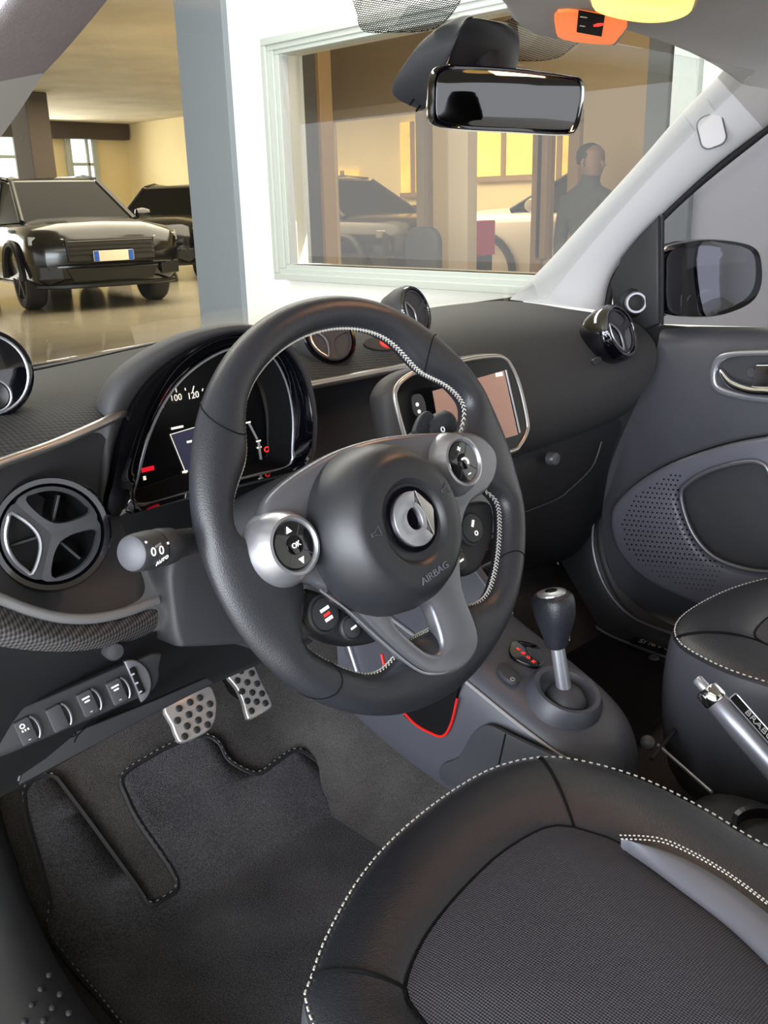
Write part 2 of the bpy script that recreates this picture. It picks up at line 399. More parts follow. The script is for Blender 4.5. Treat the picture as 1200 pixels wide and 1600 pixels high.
# lobby beyond the office
struct(box('wall_lobby', (11.0, -2, GZ), (11.1, 19, 2.6), 'cream_wall', bevel=0))
def lit(x0, y0, x1, y1, lab, X=10.95):
    a = AX(x0, y0, X); b = AX(x1, y1, X); r = root('lobby_window', (X, (a.y+b.y)/2, b.z), lab, 'window')
    box('pane', (X-.02, b.y, b.z), (X+.03, a.y, a.z), 'sun_yellow', r, bevel=0)
    box('sash', (X-.05, (a.y+b.y)/2-.04, b.z), (X-.01, (a.y+b.y)/2+.04, a.z), 'office_wood', r, bevel=.005)
    box('sash', (X-.05, b.y, b.z-.08), (X-.01, a.y, b.z), 'office_wood', r, bevel=.005)
lit(515, 268, 560, 302, 'small lit yellow window seen through the office, above a dark car')
lit(626, 192, 668, 300, 'tall lit yellow window seen through the office beside the pale post')
lit(742, 190, 838, 272, 'wide lit yellow window above the white car beyond the office')
lit(856, 190, 896, 300, 'narrow lit yellow window beside the standing person')
area('office_fill_lamp', (3.6, 3.2, 2.3), (6.5, 4.2, 1.0), 1.2, 4.0, 62, (1.0, .89, .68))  # unseen lamp added and tilted to brighten the office back wall
area('lobby_ceiling_lamp', (8.8, 6, 2.5), (8.8, 6, 0), 2.0, 7, 60, (1.0, .86, .6))
# ---- far hall: wall, windows, beam, column
FY = 19.0
struct(box('wall_far', (-9, FY, GZ), (11.1, FY+.15, 2.6), 'cream_wall', bevel=0))
struct(box('trim_1', (-9, FY-.25, 2.28), (10.95, FY, 2.6), 'column_brown', bevel=.01))
for i, (x0, y0, x1, y1) in enumerate(((-40, 206, 50, 282), (106, 208, 150, 304))):
    a = AY(x0, y0, FY-.02); b = AY(x1, y1, FY-.02); r = root('window_%d' % (i+2), ((a.x+b.x)/2, FY-.02, b.z)); struct(r)
    for k in range(2):
        za = b.z+(a.z-b.z)*k/2
        box('pane', (a.x, FY-.05, za+.03), (b.x, FY-.02, za+(a.z-b.z)/2-.03), 'window_day', r, bevel=0)
    for (lo, hi) in (((a.x-.1, b.z-.08), (b.x+.1, b.z)), ((a.x-.1, a.z), (b.x+.1, a.z+.1)), ((a.x-.12, b.z), (a.x, a.z)), ((b.x, b.z), (b.x+.12, a.z)), ((a.x, (a.z+b.z)/2-.03), (b.x, (a.z+b.z)/2+.03)), (((a.x*.3+b.x*.7), b.z), ((a.x*.3+b.x*.7)+.06, a.z))):
        box('sash', (lo[0], FY-.1, lo[1]), (hi[0], FY-.01, hi[1]), 'frame_white', r, bevel=.01)
ca = AZ(37, 142, 2.6); cb = AZ(93, 140, 2.6)
k = root('column', ((ca.x+cb.x)/2, (ca.y+cb.y)/2+.3, GZ)); struct(k)
box('column_shaft', (ca.x, ca.y, GZ), (cb.x, ca.y+.6, 2.6), 'column_brown', k, bevel=.02)
# ---- parked cars
def build_car(name, loc, ang, paint, label, cat='car', plate_on=True, scale=1.0, low=0.0):
    """local: +X forward, Y left, Z up from the ground"""
    r = root(name, loc, label, cat); ca_, sa_ = cos(ang), sin(ang); O = V(loc)
    def T(x, y, z): return O + V(((x*ca_-y*sa_), (x*sa_+y*ca_), z))*scale
    H = 1.62-low
    # (x, half width, sill z, belt z, top z)
    secs = [(-2.25, .78, .50, .92, .98), (-2.18, .90, .34, 1.02, 1.06), (-1.6, .96, .28, 1.03, 1.08), (-.4, .97, .27, 1.01, 1.07), (.75, .97, .27, 1.0, 1.10), (1.35, .96, .28, .99, 1.09), (1.95, .95, .30, .96, 1.05), (2.20, .90, .34, .90, .98), (2.29, .80, .42, .80, .88)]
    rings = []
    for x, hw, s, b, t in secs:
        half = [(hw*.86, s), (hw*.97, s+.10), (hw, (s+b)/2), (hw*.985, b-.06), (hw*.90, b+.02), (hw*.55, t), (0, t+.015)]
        rings.append([T(x, y, z) for y, z in half]+[T(x, -y, z) for y, z in half[-2::-1]])
    loft('body', rings, paint, r, caps=(True, True), sharp=60)
    bt = [(1.15, .74, 1.06), (.2, .88, 1.03), (-1.0, .88, 1.04), (-1.9, .82, 1.06)]
    tp = [(.22, .58, H-.05), (-.2, .62, H), (-1.2, .62, H-.02), (-1.85, .56, H-.12)]
    glassring = lambda L_: [T(x, y, z) for x, y, z in L_]+[T(x, -y, z) for x, y, z in L_[::-1]]
    loft('glasshouse', [glassring(bt), glassring(tp)], 'car_glass', r, smooth=False)
    loft('roof_panel', [glassring([(x+.02, y+.03, z-.03) for x, y, z in tp]), glassring(tp), glassring([(x*.9-.04, y*.75, z+.035) for x, y, z in tp])], paint, r, caps=(True, True), sharp=60)
    for s in (-1, 1):
        for i in range(4):
            a_, b_ = bt[i], tp[i]
            tube('pillar', [T(a_[0], s*a_[1]*1.005, a_[2]), T(b_[0], s*b_[1]*1.01, b_[2])], .035*scale, 'car_trim', r, n=6)
        tube('roof_rail', [T(.1, s*.6, H-.01), T(-.6, s*.64, H+.05), T(-1.7, s*.58, H-.05)], .016*scale, 'car_trim', r, n=6)
        m0 = T(.72, s*1.02, 1.12)
        lathe('door_mirror', [(.001, -.11*scale), (.07*scale, -.09*scale), (.085*scale, 0), (.06*scale, .09*scale), (.001, .1*scale)], m0, V((-sa_, ca_, 0)), paint, r, seg=14)
        lo = [(2.10, s*.93, .90), (2.26, s*.56, .87), (2.265, s*.56, .79), (2.10, s*.94, .80)]
        mk('headlamp', [T(x+.03, y, z) for x, y, z in lo]+[T(x-.08, y*.98, z) for x, y, z in lo], [(0, 1, 2, 3), (4, 5, 6, 7), (0, 1, 5, 4), (1, 2, 6, 5), (2, 3, 7, 6), (3, 0, 4, 7)], 'headlamp', r, bevel=.01*scale)
        mk('side_intake', [T(*p) for p in ((2.26, s*.88, .56), (2.33, s*.62, .56), (2.33, s*.62, .40), (2.24, s*.88, .40), (2.1, s*.86, .56), (2.1, s*.6, .56), (2.1, s*.6, .40), (2.1, s*.86, .40))], [(0, 1, 2, 3), (4, 5, 6, 7), (0, 1, 5, 4), (1, 2, 6, 5), (2, 3, 7, 6), (3, 0, 4, 7)], 'car_trim', r, bevel=.01*scale)
        for wx in (1.42, -1.42):
            ax_ = V((-sa_, ca_, 0))*s; o = T(wx, s*.80, .36)
            W_ = root('wheel', o-O); W_.parent = r
            lathe('tyre', [(.25*scale, -.12*scale), (.33*scale, -.12*scale), (.36*scale, -.08*scale), (.36*scale, .10*scale), (.335*scale, .135*scale), (.26*scale, .135*scale), (.25*scale, .10*scale)], o, ax_, 'tyre', W_, seg=28)
            lathe('rim', [(.255*scale, -.1*scale), (.25*scale, .12*scale), (.235*scale, .125*scale), (.22*scale, .07*scale), (.05*scale, .04*scale), (.001, .05*scale)], o, ax_, 'car_trim', W_, seg=28)
            u_, v_, n_ = basis(ax_); prt = []
            for q in range(5):
                d = u_*cos(q*2*pi/5+.3)+v_*sin(q*2*pi/5+.3)
                prt.append(tube_data([o+n_*(.105*scale), o+d*(.235*scale)+n_*(.115*scale)], [.035*scale, .02*scale], n=6))
            vs, fs = merge(prt); mk('spokes', vs, fs, 'alloy', W_)
            arch = [T(wx+.44*cos(a), s*.985, .38+.44*sin(a)) for a in [pi*i/14 for i in range(15)]]
            tube('wheel_arch', arch, .045*scale, 'car_trim', r, n=6)
    # front: grille with slats, lower intake, bumper blade, plate
    mk('grille', [T(*p) for p in ((2.30, .56, .86), (2.30, -.56, .86), (2.345, -.54, .60), (2.345, .54, .60), (2.1, .56, .86), (2.1, -.56, .86), (2.1, -.54, .60), (2.1, .54, .60))], [(0, 1, 2, 3), (4, 5, 6, 7), (0, 1, 5, 4), (1, 2, 6, 5), (2, 3, 7, 6), (3, 0, 4, 7)], 'car_trim', r, bevel=.01*scale)
    for q in range(4): tube('grille_slat', [T(2.308+.010*q, -.53, .83-.05*q), T(2.308+.010*q, .53, .83-.05*q)], .007*scale, 'car_black', r, n=5)
    mk('lower_intake', [T(*p) for p in ((2.335, .58, .52), (2.335, -.58, .52), (2.32, -.50, .36), (2.32, .50, .36), (2.1, .58, .52), (2.1, -.58, .52), (2.1, -.50, .36), (2.1, .50, .36))], [(0, 1, 2, 3), (4, 5, 6, 7), (0, 1, 5, 4), (1, 2, 6, 5), (2, 3, 7, 6), (3, 0, 4, 7)], 'car_trim', r, bevel=.01*scale)
    tube('bumper_blade', [T(2.12, .9, .56), T(2.31, .66, .545), T(2.355, 0, .545), T(2.31, -.66, .545), T(2.12, -.9, .56)], .018*scale, paint, r, n=6)
    tube('bumper_lip', [T(2.05, .88, .31), T(2.27, .6, .31), T(2.31, 0, .31), T(2.27, -.6, .31), T(2.05, -.88, .31)], .03*scale, 'car_trim', r, n=6)
    if plate_on:
        fp = (T(2.375, 0, .655), V((-sa_, ca_, 0)), V((0, 0, 1)), V((ca_, sa_, 0)))
        pl = plate('number_plate', [rr(.50*scale, .125*scale, .012)], fp, .02, 'plate_white', r, bevel=.002)
        for s in (-1, 1):
            plate('plate_band', [rr(.06*scale, .12*scale, .008)], (fp[0]+fp[1]*(s*.215*scale)+fp[3]*.011, fp[1], fp[2], fp[3]), .006, 'plate_blue', pl, bevel=.001)
    return r
wa = AZ(60, 482, GZ); wb = AZ(235, 468, GZ)
ax2 = (wb-wa).normalized(); fwd = V((ax2.y, -ax2.x, 0)); ang = atan2(fwd.y, fwd.x)
mid = (wa+wb)/2; base = mid - fwd*1.42
build_car('suv_car', (base.x, base.y, GZ), ang, 'car_black', 'glossy black SUV with a blue-edged number plate parked in the hall')
s2 = AZ(300, 448, GZ)
build_car('estate_car', (9.6, 15.0, GZ), radians(-140), 'car_black', 'black car parked behind the SUV, half hidden by the grey column', plate_on=False, scale=.97)
p = AX(790, 400, 9.2)
build_car('hatchback_car', (9.2, p.y-1.8, GZ), radians(98), 'car_white', 'white car seen through the office opening below the yellow window', plate_on=False)
p = AX(585, 400, 9.2)
build_car('saloon_car', (9.1, p.y+.7, GZ), radians(266), 'car_black', 'dark car seen through the left glazed opening of the office', plate_on=False, scale=.95)
# magenta display box beside the white car
a = AX(733, 345, 7.2); b = AX(750, 400, 7.2)
t = root('display_box', (7.2, (a.y+b.y)/2, GZ), 'magenta display stand in front of the white car beyond the office', 'stand')
box('panel', (7.2, b.y, b.z), (7.45, a.y, a.z), 'magenta', t, bevel=.01); box('foot', (7.22, b.y+.02, GZ), (7.43, a.y-.02, b.z), 'office_dark', t, bevel=.01)
# dark office chair back
c0 = AX(662, 400, 4.3)
t = root('office_chair', (4.3, c0.y, GZ), 'dark upholstered office chair with rounded back behind the window', 'chair')
fr = (V((4.3, c0.y, c0.z-.02)), V((0, -1, 0)), V((0, 0, 1)), V((-1, 0, 0)))
plate('backrest', [rr(.30, .42, .10)], fr, .07, 'cloth_grey', t, bevel=.02)
box('seat', (4.35, c0.y-.22, .10), (4.80, c0.y+.22, .19), 'cloth_grey', t, bevel=.03)
tube('gas_column', [(4.55, c0.y, .1), (4.55, c0.y, -.24)], .03, 'office_dark', t)
for i in range(5): tube('base_arm', [(4.55, c0.y, -.24), (4.55+.27*cos(i*1.2566), c0.y+.27*sin(i*1.2566), GZ+.03)], [.03, .018], 'office_dark', t)
# standing person (seen from behind/side through the glass)
hd = AX(924, 254, 5.5); PX_, PY_ = hd.x, hd.y
t = root('person', (PX_, PY_, GZ), 'person in dark grey top standing with their side to the office window', 'person')
me = bpy.data.meshes.new('body'); hz = hd.z
J = [(0, 0, hz-.72), (0, 0, hz-.45), (0, .01, hz-.24), (0, 0, hz-.13), (.0, -.015, hz-.02), (0, -.01, hz+.08),
     (0, .19, hz-.27), (0, .25, hz-.55), (-.05, .21, hz-.78), (0, -.19, hz-.27), (0, -.25, hz-.55), (-.06, -.20, hz-.76),
     (0, .10, hz-.82), (0, .11, hz-1.2), (0, .10, GZ+.07), (0, -.10, hz-.82), (0, -.11, hz-1.2), (0, -.10, GZ+.07), (-.12, .10, GZ+.04), (-.12, -.10, GZ+.04)]
Rr = [.15, .155, .13, .058, .085, .075, .075, .052, .036, .075, .052, .036, .095, .07, .05, .095, .07, .05, .04, .04]
E_ = [(0, 1), (1, 2), (2, 3), (3, 4), (4, 5), (2, 6), (6, 7), (7, 8), (2, 9), (9, 10), (10, 11), (0, 12), (12, 13), (13, 14), (0, 15), (15, 16), (16, 17), (14, 18), (17, 19)]
me.from_pydata([(x, y, z-GZ) for x, y, z in J], E_, [])
o = link('body', me, 'cloth_grey', t); o.modifiers.new('skin', 'SKIN')
for i, s in enumerate(me.skin_vertices[0].data): s.radius = (Rr[i]*(.75 if i < 3 else 1), Rr[i]); s.use_root = (i == 0)
sb = o.modifiers.new('sub', 'SUBSURF'); sb.levels = 2; sb.render_levels = 2
prof = [(.001, -.125), (.05, -.115), (.075, -.06), (.088, .02), (.082, .075), (.05, .11), (.001, .12)]
hdm = lathe('head', prof, (PX_, PY_-.01, hz), (0, 0, 1), 'skin', t, seg=20)
hair = lathe('hair', [(.094, 0.01), (.097, .05), (.08, .10), (.04, .128), (.001, .132)], (PX_+.004, PY_+.012, hz), (0, .2, 1), 'hair', hdm, seg=20)
tube('nose', [(PX_-.01, PY_-.085, hz+.01), (PX_-.01, PY_-.115, hz-.025), (PX_-.01, PY_-.09, hz-.035)], [.012, .015, .01], 'skin', hdm)
for s in (-1, 1): tube('ear', cr([(PX_+s*.088, PY_+.0, hz+.02), (PX_+s*.094, PY_+.015, hz), (PX_+s*.088, PY_+.005, hz-.03)], 3), .013, 'skin', hdm)
# ================================================================== THE CAR: SHELL
def toe(y): return 0.0 if y < .33 else .9*(y-.33)
def tun(x):
    P_ = [(-9, 0), (.185, 0), (.225, .03), (.25, .10), (.275, .15), (.40, .15), (.425, .10), (.45, .03), (.49, 0), (9, 0)]
    for (a, za), (b, zb) in zip(P_, P_[1:]):
        if a <= x <= b: return za+(zb-za)*(x-a)/(b-a)
    return 0
def fz(x, y): return max(tun(x)+toe(y)*.6, toe(y))
def FL(px, py, lift=0.0):
    """pixel -> car floor (flat, then rising toe board)"""
    d = ray(px, py); t = (lift-CAM.z)/d.z; P_ = CAM+d*t
    if P_.y > .33:
        t = (.9*(CAM.y-.33)+lift-CAM.z)/(d.z-.9*d.y); P_ = CAM+d*t
    return P_
xs = [-.27, -.15, 0, .12, .185, .225, .25, .275, .33, .40, .425, .45, .49, .6, .8, 1.02]
ys = [-1.1, -.6, -.3, 0, .15, .25, .30, .33, .36, .42, .5, .6, .72]
tag(loft('car_floor', [[V((x, y, fz(x, y))) for x in xs] for y in ys], 'carpet', closed=False, solid=.012, offset=-1, sharp=0, face=(0, 0, 1)), 'dark grey fitted carpet covering the car floor and tunnel', 'carpet')
# firewall behind pedals, under the dash
tag(loft('firewall', [[V((x, y, z)) for x in (-.30, .35, 1.02)] for y, z in ((.60, .22), (.66, .35), (.68, .55), (.62, .68))], 'deep_black', closed=False, solid=.01, sharp=0), 'black bulkhead under the dashboard above the pedals', 'bulkhead')
# ---- driver's door sill
def sillx(y): return -.236 - .03*max(0, (.30-y)/.6) + (.05*((y-.30)/.3)**2 if y > .30 else 0)
sl = root('door_sill', (-.33, .2, -.25), 'worn black plastic sill beside the driver floor mat', 'sill')
rows = []
for y in (-1.0, -.6, -.3, 0, .15, .3, .42, .52, .62):
    x = sillx(y); h = .035*max(0, (y-.30)/.3)
    rows.append([V((x+.012, y, -.02+h+toe(y))), V((x, y, .07+h+toe(y)*.9)), V((x-.015, y, .098+h+toe(y)*.8)), V((x-.05, y, .112+h+toe(y)*.7)), V((x-.10, y, .105+h)), V((x-.15, y, .085+h)), V((x-.17, y, .02+h)), V((x-.175, y, -.2))])
grid('sill_cover', rows, 'dark_plastic', sl, sub=2)
for px, py in [(77, 1523), (64, 1545), (94, 1553), (50, 1570), (82, 1574), (108, 1582), (68, 1594), (38, 1596)]:
    q = AZ(px, py, .11); q.z = .108
    lathe('stud', [(.0035, 0), (.003, .0025), (.0008, .0035)], q+V((0, 0, .001)), (0, 0, 1), 'dark_plastic', sl, seg=12)
# ---- headliner and roof skin
hx = [-.28, -.19, -.05, .12, .33, .55, .75, .88, .955]; hz_ = [.985, 1.045, 1.075, 1.088, 1.092, 1.085, 1.072, 1.045, .985]
hd_ = [-.02, .07, .13, .165, .185, .18, .165, .15, .10]
rows = [[V((x, (d if k == 0 else d-.04 if k == 1 else yy), z+dz)) for x, z, d in zip(hx, hz_, hd_)] for k, (yy, dz) in enumerate(((0, -.012), (0, 0), (-.15, .012), (-.5, .02), (-1.1, .0)))]
tag(grid('headliner', rows, 'headliner', sub=2, solid=.03, offset=-1, face=(0, 0, -1)), 'pale grey fabric headliner above the windscreen and seats', 'headliner')
# ---- A-pillars
def band(name, inner, outer, m, parent, thick=.03, k=5, sub=1, mid=None):
    """a trim strip between two edge curves, bulging towards the cabin, with thickness"""
    a = resample(cr(inner, k), 16); b = resample(cr(outer, k), 16); rows = []
    for p_, q_ in zip(a, b):
        c = (p_+q_)/2; t = (CAM-c).normalized(); w_ = (p_-q_).length
        rows.append([p_-t*thick, p_, p_.lerp(q_, .2)+t*w_*.09, c+t*w_*.14, p_.lerp(q_, .8)+t*w_*.10, q_, q_-t*thick])
    return grid(name, rows, m, parent, sub=sub)
pr = root('pillar_trim', AX(870, 475, .96), 'pale grey windscreen pillar trim on the passenger side', 'pillar')
ip = [AX(*p_) for p_ in ((795, 468, .935), (850, 415, .93), (900, 360, .925), (1000, 250, .91), (1060, 180, .90), (1122, 118, .89))]
op = [AX(*p_) for p_ in ((945, 486, .99), (952, 440, .99), (985, 388, .99), (1050, 322, .985), (1120, 258, .975), (1196, 200, .965))]
band('lower_trim', ip, op, 'pillar_grey', pr)
ip2 = [AX(*p_) for p_ in ((1120, 120, .89), (1140, 94, .88), (1180, 20, .86))]; op2 = [AX(*p_) for p_ in ((1194, 202, .965), (1240, 165, .955), (1330, 90, .94))]
band('upper_fabric', ip2, op2, 'headliner', pr)
c0 = AX(1112, 205, .925); fr = frame_at(c0+(CAM-c0).normalized()*.012, CAM-c0, roll=radians(18))
plate('badge_plate', [rr(.036, .046, .012)], fr, .006, 'pillar_grey', pr, bevel=.001)
loop = [(a*1.08, b*1.07) for a, b in rr(.036, .046, .012)]
tube('badge_groove', [fr[0]+fr[1]*a+fr[2]*b+fr[3]*.0015 for a, b in loop], .0008, 'mid_grey', pr, closed=True, n=6)
pl_ = root('pillar_trim', (-.28, .4, .72), 'pale grey windscreen pillar trim on the driver side, ribbed fabric above', 'pillar')
ip = [AX(*p_) for p_ in ((-110, 345, -.262), (-50, 285, -.255), (0, 218, -.25), (35, 170, -.245), (72, 112, -.24))]
op = [p_+V((-.10, -.06, -.025)) for p_ in ip]
band('lower_trim', ip, op, 'pillar_grey', pl_)
ip = [AX(*p_) for p_ in ((69, 116, -.24), (110, 72, -.235), (170, 0, -.23), (230, -80, -.22))]; op = [p_+V((-.10, -.06, -.025)) for p_ in ip]
band('upper_fabric', ip, op, 'pillar_fabric', pl_)
# ---- windscreen
def ws(s, t):
    """s 0..1 left-right, t 0..1 base-top"""
    x = (-.28+1.22*s)*(1-t)+(-.21+1.08*s)*t; b = 1-(2*s-1)**2
    y = (.50+.13*b)*(1-t)+(.10+.10*b)*t; z = .690*(1-t)+1.066*t+.03*t*(1-t)*2-.03*(1-b)*t
    return V((x, y, z))
tag(loft('windscreen', [[ws(i/14, j/8) for i in range(15)] for j in range(9)], 'windscreen_glass', closed=False, sharp=0, solid=.004), 'clear curved windscreen of the car above the dashboard', 'windscreen')
wm = bpy.data.materials.new('frit_dots'); wm.use_nodes = True; nt = wm.node_tree; N = nt.nodes
N.remove(N['Principled BSDF']); tcn = N.new('ShaderNodeTexCoord'); vo = N.new('ShaderNodeTexVoronoi'); vo.voronoi_dimensions = '2D'; vo.inputs['Scale'].default_value = 300; vo.inputs['Randomness'].default_value = 0.0
mp = N.new('ShaderNodeMapping'); mp.inputs['Scale'].default_value = (1, 1.4, 1); nt.links.new(tcn.outputs['Object'], mp.inputs[0]); nt.links.new(mp.outputs[0], vo.inputs['Vector'])
gt = N.new('ShaderNodeMath'); gt.operation = 'LESS_THAN'; gt.inputs[1].default_value = .40; nt.links.new(vo.outputs['Distance'], gt.inputs[0])
df = N.new('ShaderNodeBsdfDiffuse'); df.inputs[0].default_value = lin((62, 60, 66)); tr = N.new('ShaderNodeBsdfTransparent'); mxn = N.new('ShaderNodeMixShader')
nt.links.new(gt.outputs[0], mxn.inputs[0]); nt.links.new(tr.outputs[0], mxn.inputs[1]); nt.links.new(df.outputs[0], mxn.inputs[2]); nt.links.new(mxn.outputs[0], N['Material Output'].inputs[0]); MATS['frit_dots'] = wm
def wsp(px, py):
    """pixel -> point on the windscreen (iterated)"""
    t = .9
    d = ray(px, py); best = None
    for i in range(0, 61):
        for j in range(0, 31):
            q = ws(i/60, .5+j/60); r_ = q-CAM; k_ = r_.dot(d)/d.dot(d); e = (r_-d*k_).length
            if best is None or e < best[0]: best = (e, q, i/60, .5+j/60)
    return best
def frit(pix, lab):
    c_ = [wsp(*q)[1] for q in pix]; n_ = (c_[1]-c_[0]).cross(c_[2]-c_[0]).normalized()
    if n_.dot(CAM-c_[0]) < 0: n_ = -n_
    o_ = sum(c_, V((0, 0, 0)))/len(c_)-n_*.004; f_ = frame_at(o_, n_)
    ob = plate('frit_band', [sm2(trace(pix, f_), 4)], f_, .002, 'frit_dots', bevel=0); tag(ob, lab, 'glass print')
frit([(556, -20), (558, 25), (568, 48), (610, 50), (680, 44), (720, 0), (730, -40), (640, -50)], 'grey dotted print on the windscreen left of the mirror mount')
frit([(780, 40), (790, 88), (830, 95), (870, 90), (896, 72), (930, 40), (860, 20)], 'grey dotted print on the windscreen right of the mirror mount')
# ================================================================== DASHBOARD
def row(L_): return [AY(a, b, c) for a, b, c in L_]
db = root('dashboard', (.33, .3, .3), 'dark grey two-level car dashboard with knit top and silver trim lines', 'dashboard')
crease = [(-80, 752, .11), (0, 718, .13), (80, 690, .15), (160, 655, .18), (260, 630, .24), (400, 612, .28), (480, 600, .29), (560, 585, .30), (640, 569, .31), (690, 562, .335)]
rows = [row(crease),
        row([(-80, 700, .14), (0, 672, .17), (80, 645, .19), (160, 620, .22), (260, 590, .28), (400, 570, .31), (480, 560, .33), (560, 548, .34), (640, 535, .35), (690, 532, .375)]),
        row([(-80, 640, .24), (0, 618, .27), (80, 602, .30), (160, 585, .33), (260, 560, .36), (400, 535, .40), (480, 523, .42), (560, 514, .42), (640, 508, .42), (690, 506, .43)]),
        row([(-80, 607, .44), (0, 591, .48), (120, 566, .52), (230, 541, .56), (300, 525, .58), (400, 508, .60), (480, 503, .60), (560, 496, .59), (640, 490, .58), (690, 486, .58)])]
grid('top_pad', rows, 'dash_knit', db, sub=3)
tube('scuttle_strip', cr([AZ(a, b, .688) for a, b in ((-60, 602), (0, 587), (120, 563), (230, 539), (330, 522))], 4), .004, 'dark_plastic', db, flat=.5)
lo_tr = [(a, b+6, c-.006) for a, b, c in crease]
tube('upper_trim_line', cr(row(lo_tr[:4]+[(200, 640, .2)]), 6), .0044, 'trim_silver', db, n=8)
tube('centre_trim_line', cr(row([(440, 612, .275), (480, 603, .283), (560, 588, .293), (640, 572, .303), (700, 562, .315)]), 6), .0055, 'trim_silver', db, n=8)
rows = [row([(-80, 762, .11), (0, 729, .13), (80, 700, .15), (165, 662, .18)]), row([(-80, 800, .130), (0, 775, .148), (80, 745, .168), (170, 710, .195)]),
        row([(-80, 850, .135), (0, 840, .152), (85, 830, .172), (182, 800, .20)]), row([(-80, 895, .120), (0, 905, .135), (95, 925, .150), (215, 885, .18)]),
        row([(-80, 918, .10), (0, 940, .11), (100, 972, .12), (244, 942, .15)])]
grid('vent_panel', rows, 'vent_grey', db, sub=3)
lo = [(-80, 914, .098), (-30, 926, .102), (0, 936, .106), (50, 955, .11), (100, 966, .115), (150, 966, .123), (200, 955, .135), (244, 938, .15)]
tube('lower_trim_line', cr(row(lo), 5), .0046, 'silver_paint', db, n=8)
rows = [row([(-80, 920, .10), (0, 944, .108), (100, 976, .118), (170, 972, .128), (244, 946, .15)]), row([(-80, 945, .085), (0, 970, .092), (100, 996, .102), (170, 990, .115), (247, 958, .14)]),
        row([(-80, 970, .084), (0, 996, .092), (100, 1010, .102), (170, 1002, .115), (247, 972, .14)]), row([(-80, 990, .10), (0, 1013, .112), (100, 1021, .12), (170, 1012, .13), (243, 990, .155)])]
grid('textile_band', rows, 'textile_band', db, sub=3)
rows = [row([(-90, 985, .10), (0, 1010, .115), (120, 1016, .125), (243, 985, .158), (300, 975, .2), (420, 965, .24)]),
        row([(-90, 1060, .12), (0, 1060, .135), (120, 1045, .15), (245, 1025, .18), (330, 1000, .21), (450, 980, .25)]),
        row([(-90, 1160, .14), (0, 1128, .152), (120, 1075, .165), (245, 1050, .195), (340, 1020, .22), (470, 990, .255)]),
        row([(-90, 1190, .14), (0, 1168, .152), (120, 1122, .17), (245, 1075, .20), (340, 1040, .225), (480, 995, .26)]),
        row([(-90, 1290, .155), (0, 1245, .165), (130, 1172, .19), (245, 1110, .215), (340, 1062, .235), (490, 1002, .27)]),
        row([(-90, 1292, .30), (0, 1247, .30), (130, 1174, .30), (245, 1112, .31), (340, 1064, .32), (490, 1004, .33)])]
grid('knee_panel', rows, 'dark_plastic', db, sub=2)
# centre recess and passenger pad
rows = [row([(430, 615, .29), (480, 605, .295), (560, 590, .305), (640, 574, .315), (700, 566, .325)]), row([(430, 650, .325), (480, 640, .33), (560, 625, .34), (640, 610, .345), (700, 600, .35)]),
        row([(430, 760, .31), (480, 750, .315), (560, 740, .325), (640, 730, .33), (720, 720, .335)]), row([(430, 900, .29), (480, 890, .29), (560, 880, .29), (640, 870, .29), (740, 860, .29)])]
grid('centre_recess', rows, 'soft_black', db, sub=2)
rows = [row([(630, 486, .57), (720, 474, .56), (800, 467, .53), (880, 482, .455), (955, 492, .375)]),
        row([(630, 503, .44), (720, 492, .44), (800, 487, .43), (890, 494, .40), (990, 500, .345)]),
        row([(650, 540, .36), (740, 522, .37), (830, 515, .365), (920, 515, .345), (1016, 522, .305)]),
        row([(690, 600, .315), (780, 590, .32), (860, 578, .315), (945, 570, .30), (1030, 548, .28)]),
        row([(720, 665, .295), (800, 648, .295), (880, 628, .29), (955, 608, .285), (1022, 588, .275)]),
        row([(745, 728, .31), (820, 705, .305), (900, 677, .30), (955, 655, .295), (988, 634, .285)]),
        row([(745, 735, .37), (820, 712, .37), (900, 684, .36), (955, 660, .35), (990, 640, .33)])]
grid('passenger_pad', rows, 'dash_grey', db, sub=3)
fr = frame_at(AY(932, 564, .285), (-.15, -1, .25), roll=radians(10))
plate('airbag_tag', [rr(.020, .010, .003)], fr, .006, 'dark_plastic', db, bevel=.0006)
rows = [row([(745, 722, .35), (820, 705, .35), (900, 678, .345), (985, 642, .335)]), row([(745, 770, .33), (820, 745, .33), (900, 715, .33), (960, 690, .335)]),
        row([(745, 850, .35), (820, 810, .35), (880, 790, .35), (945, 760, .36)]), row([(745, 895, .40), (820, 885, .40), (880, 875, .40), (935, 850, .42)]), row([(745, 900, .5), (820, 890, .5), (880, 880, .5), (935, 855, .5)])]
gb = grid('glovebox_lid', rows, 'dark_plastic', db, sub=2)
fr = frame_at(AY(862, 716, .325), (-.1, -1, .1)); lathe('glovebox_knob', [(.012, -.004), (.012, .006), (.010, .010), (.001, .011)], fr[0], fr[3], 'satin_dark', gb, seg=20)
tube('lid_seam', cr(row([(940, 690, .333), (925, 730, .335), (890, 765, .34), (870, 780, .345), (820, 800, .345)]), 5), .0015, 'mid_grey', gb, n=6)
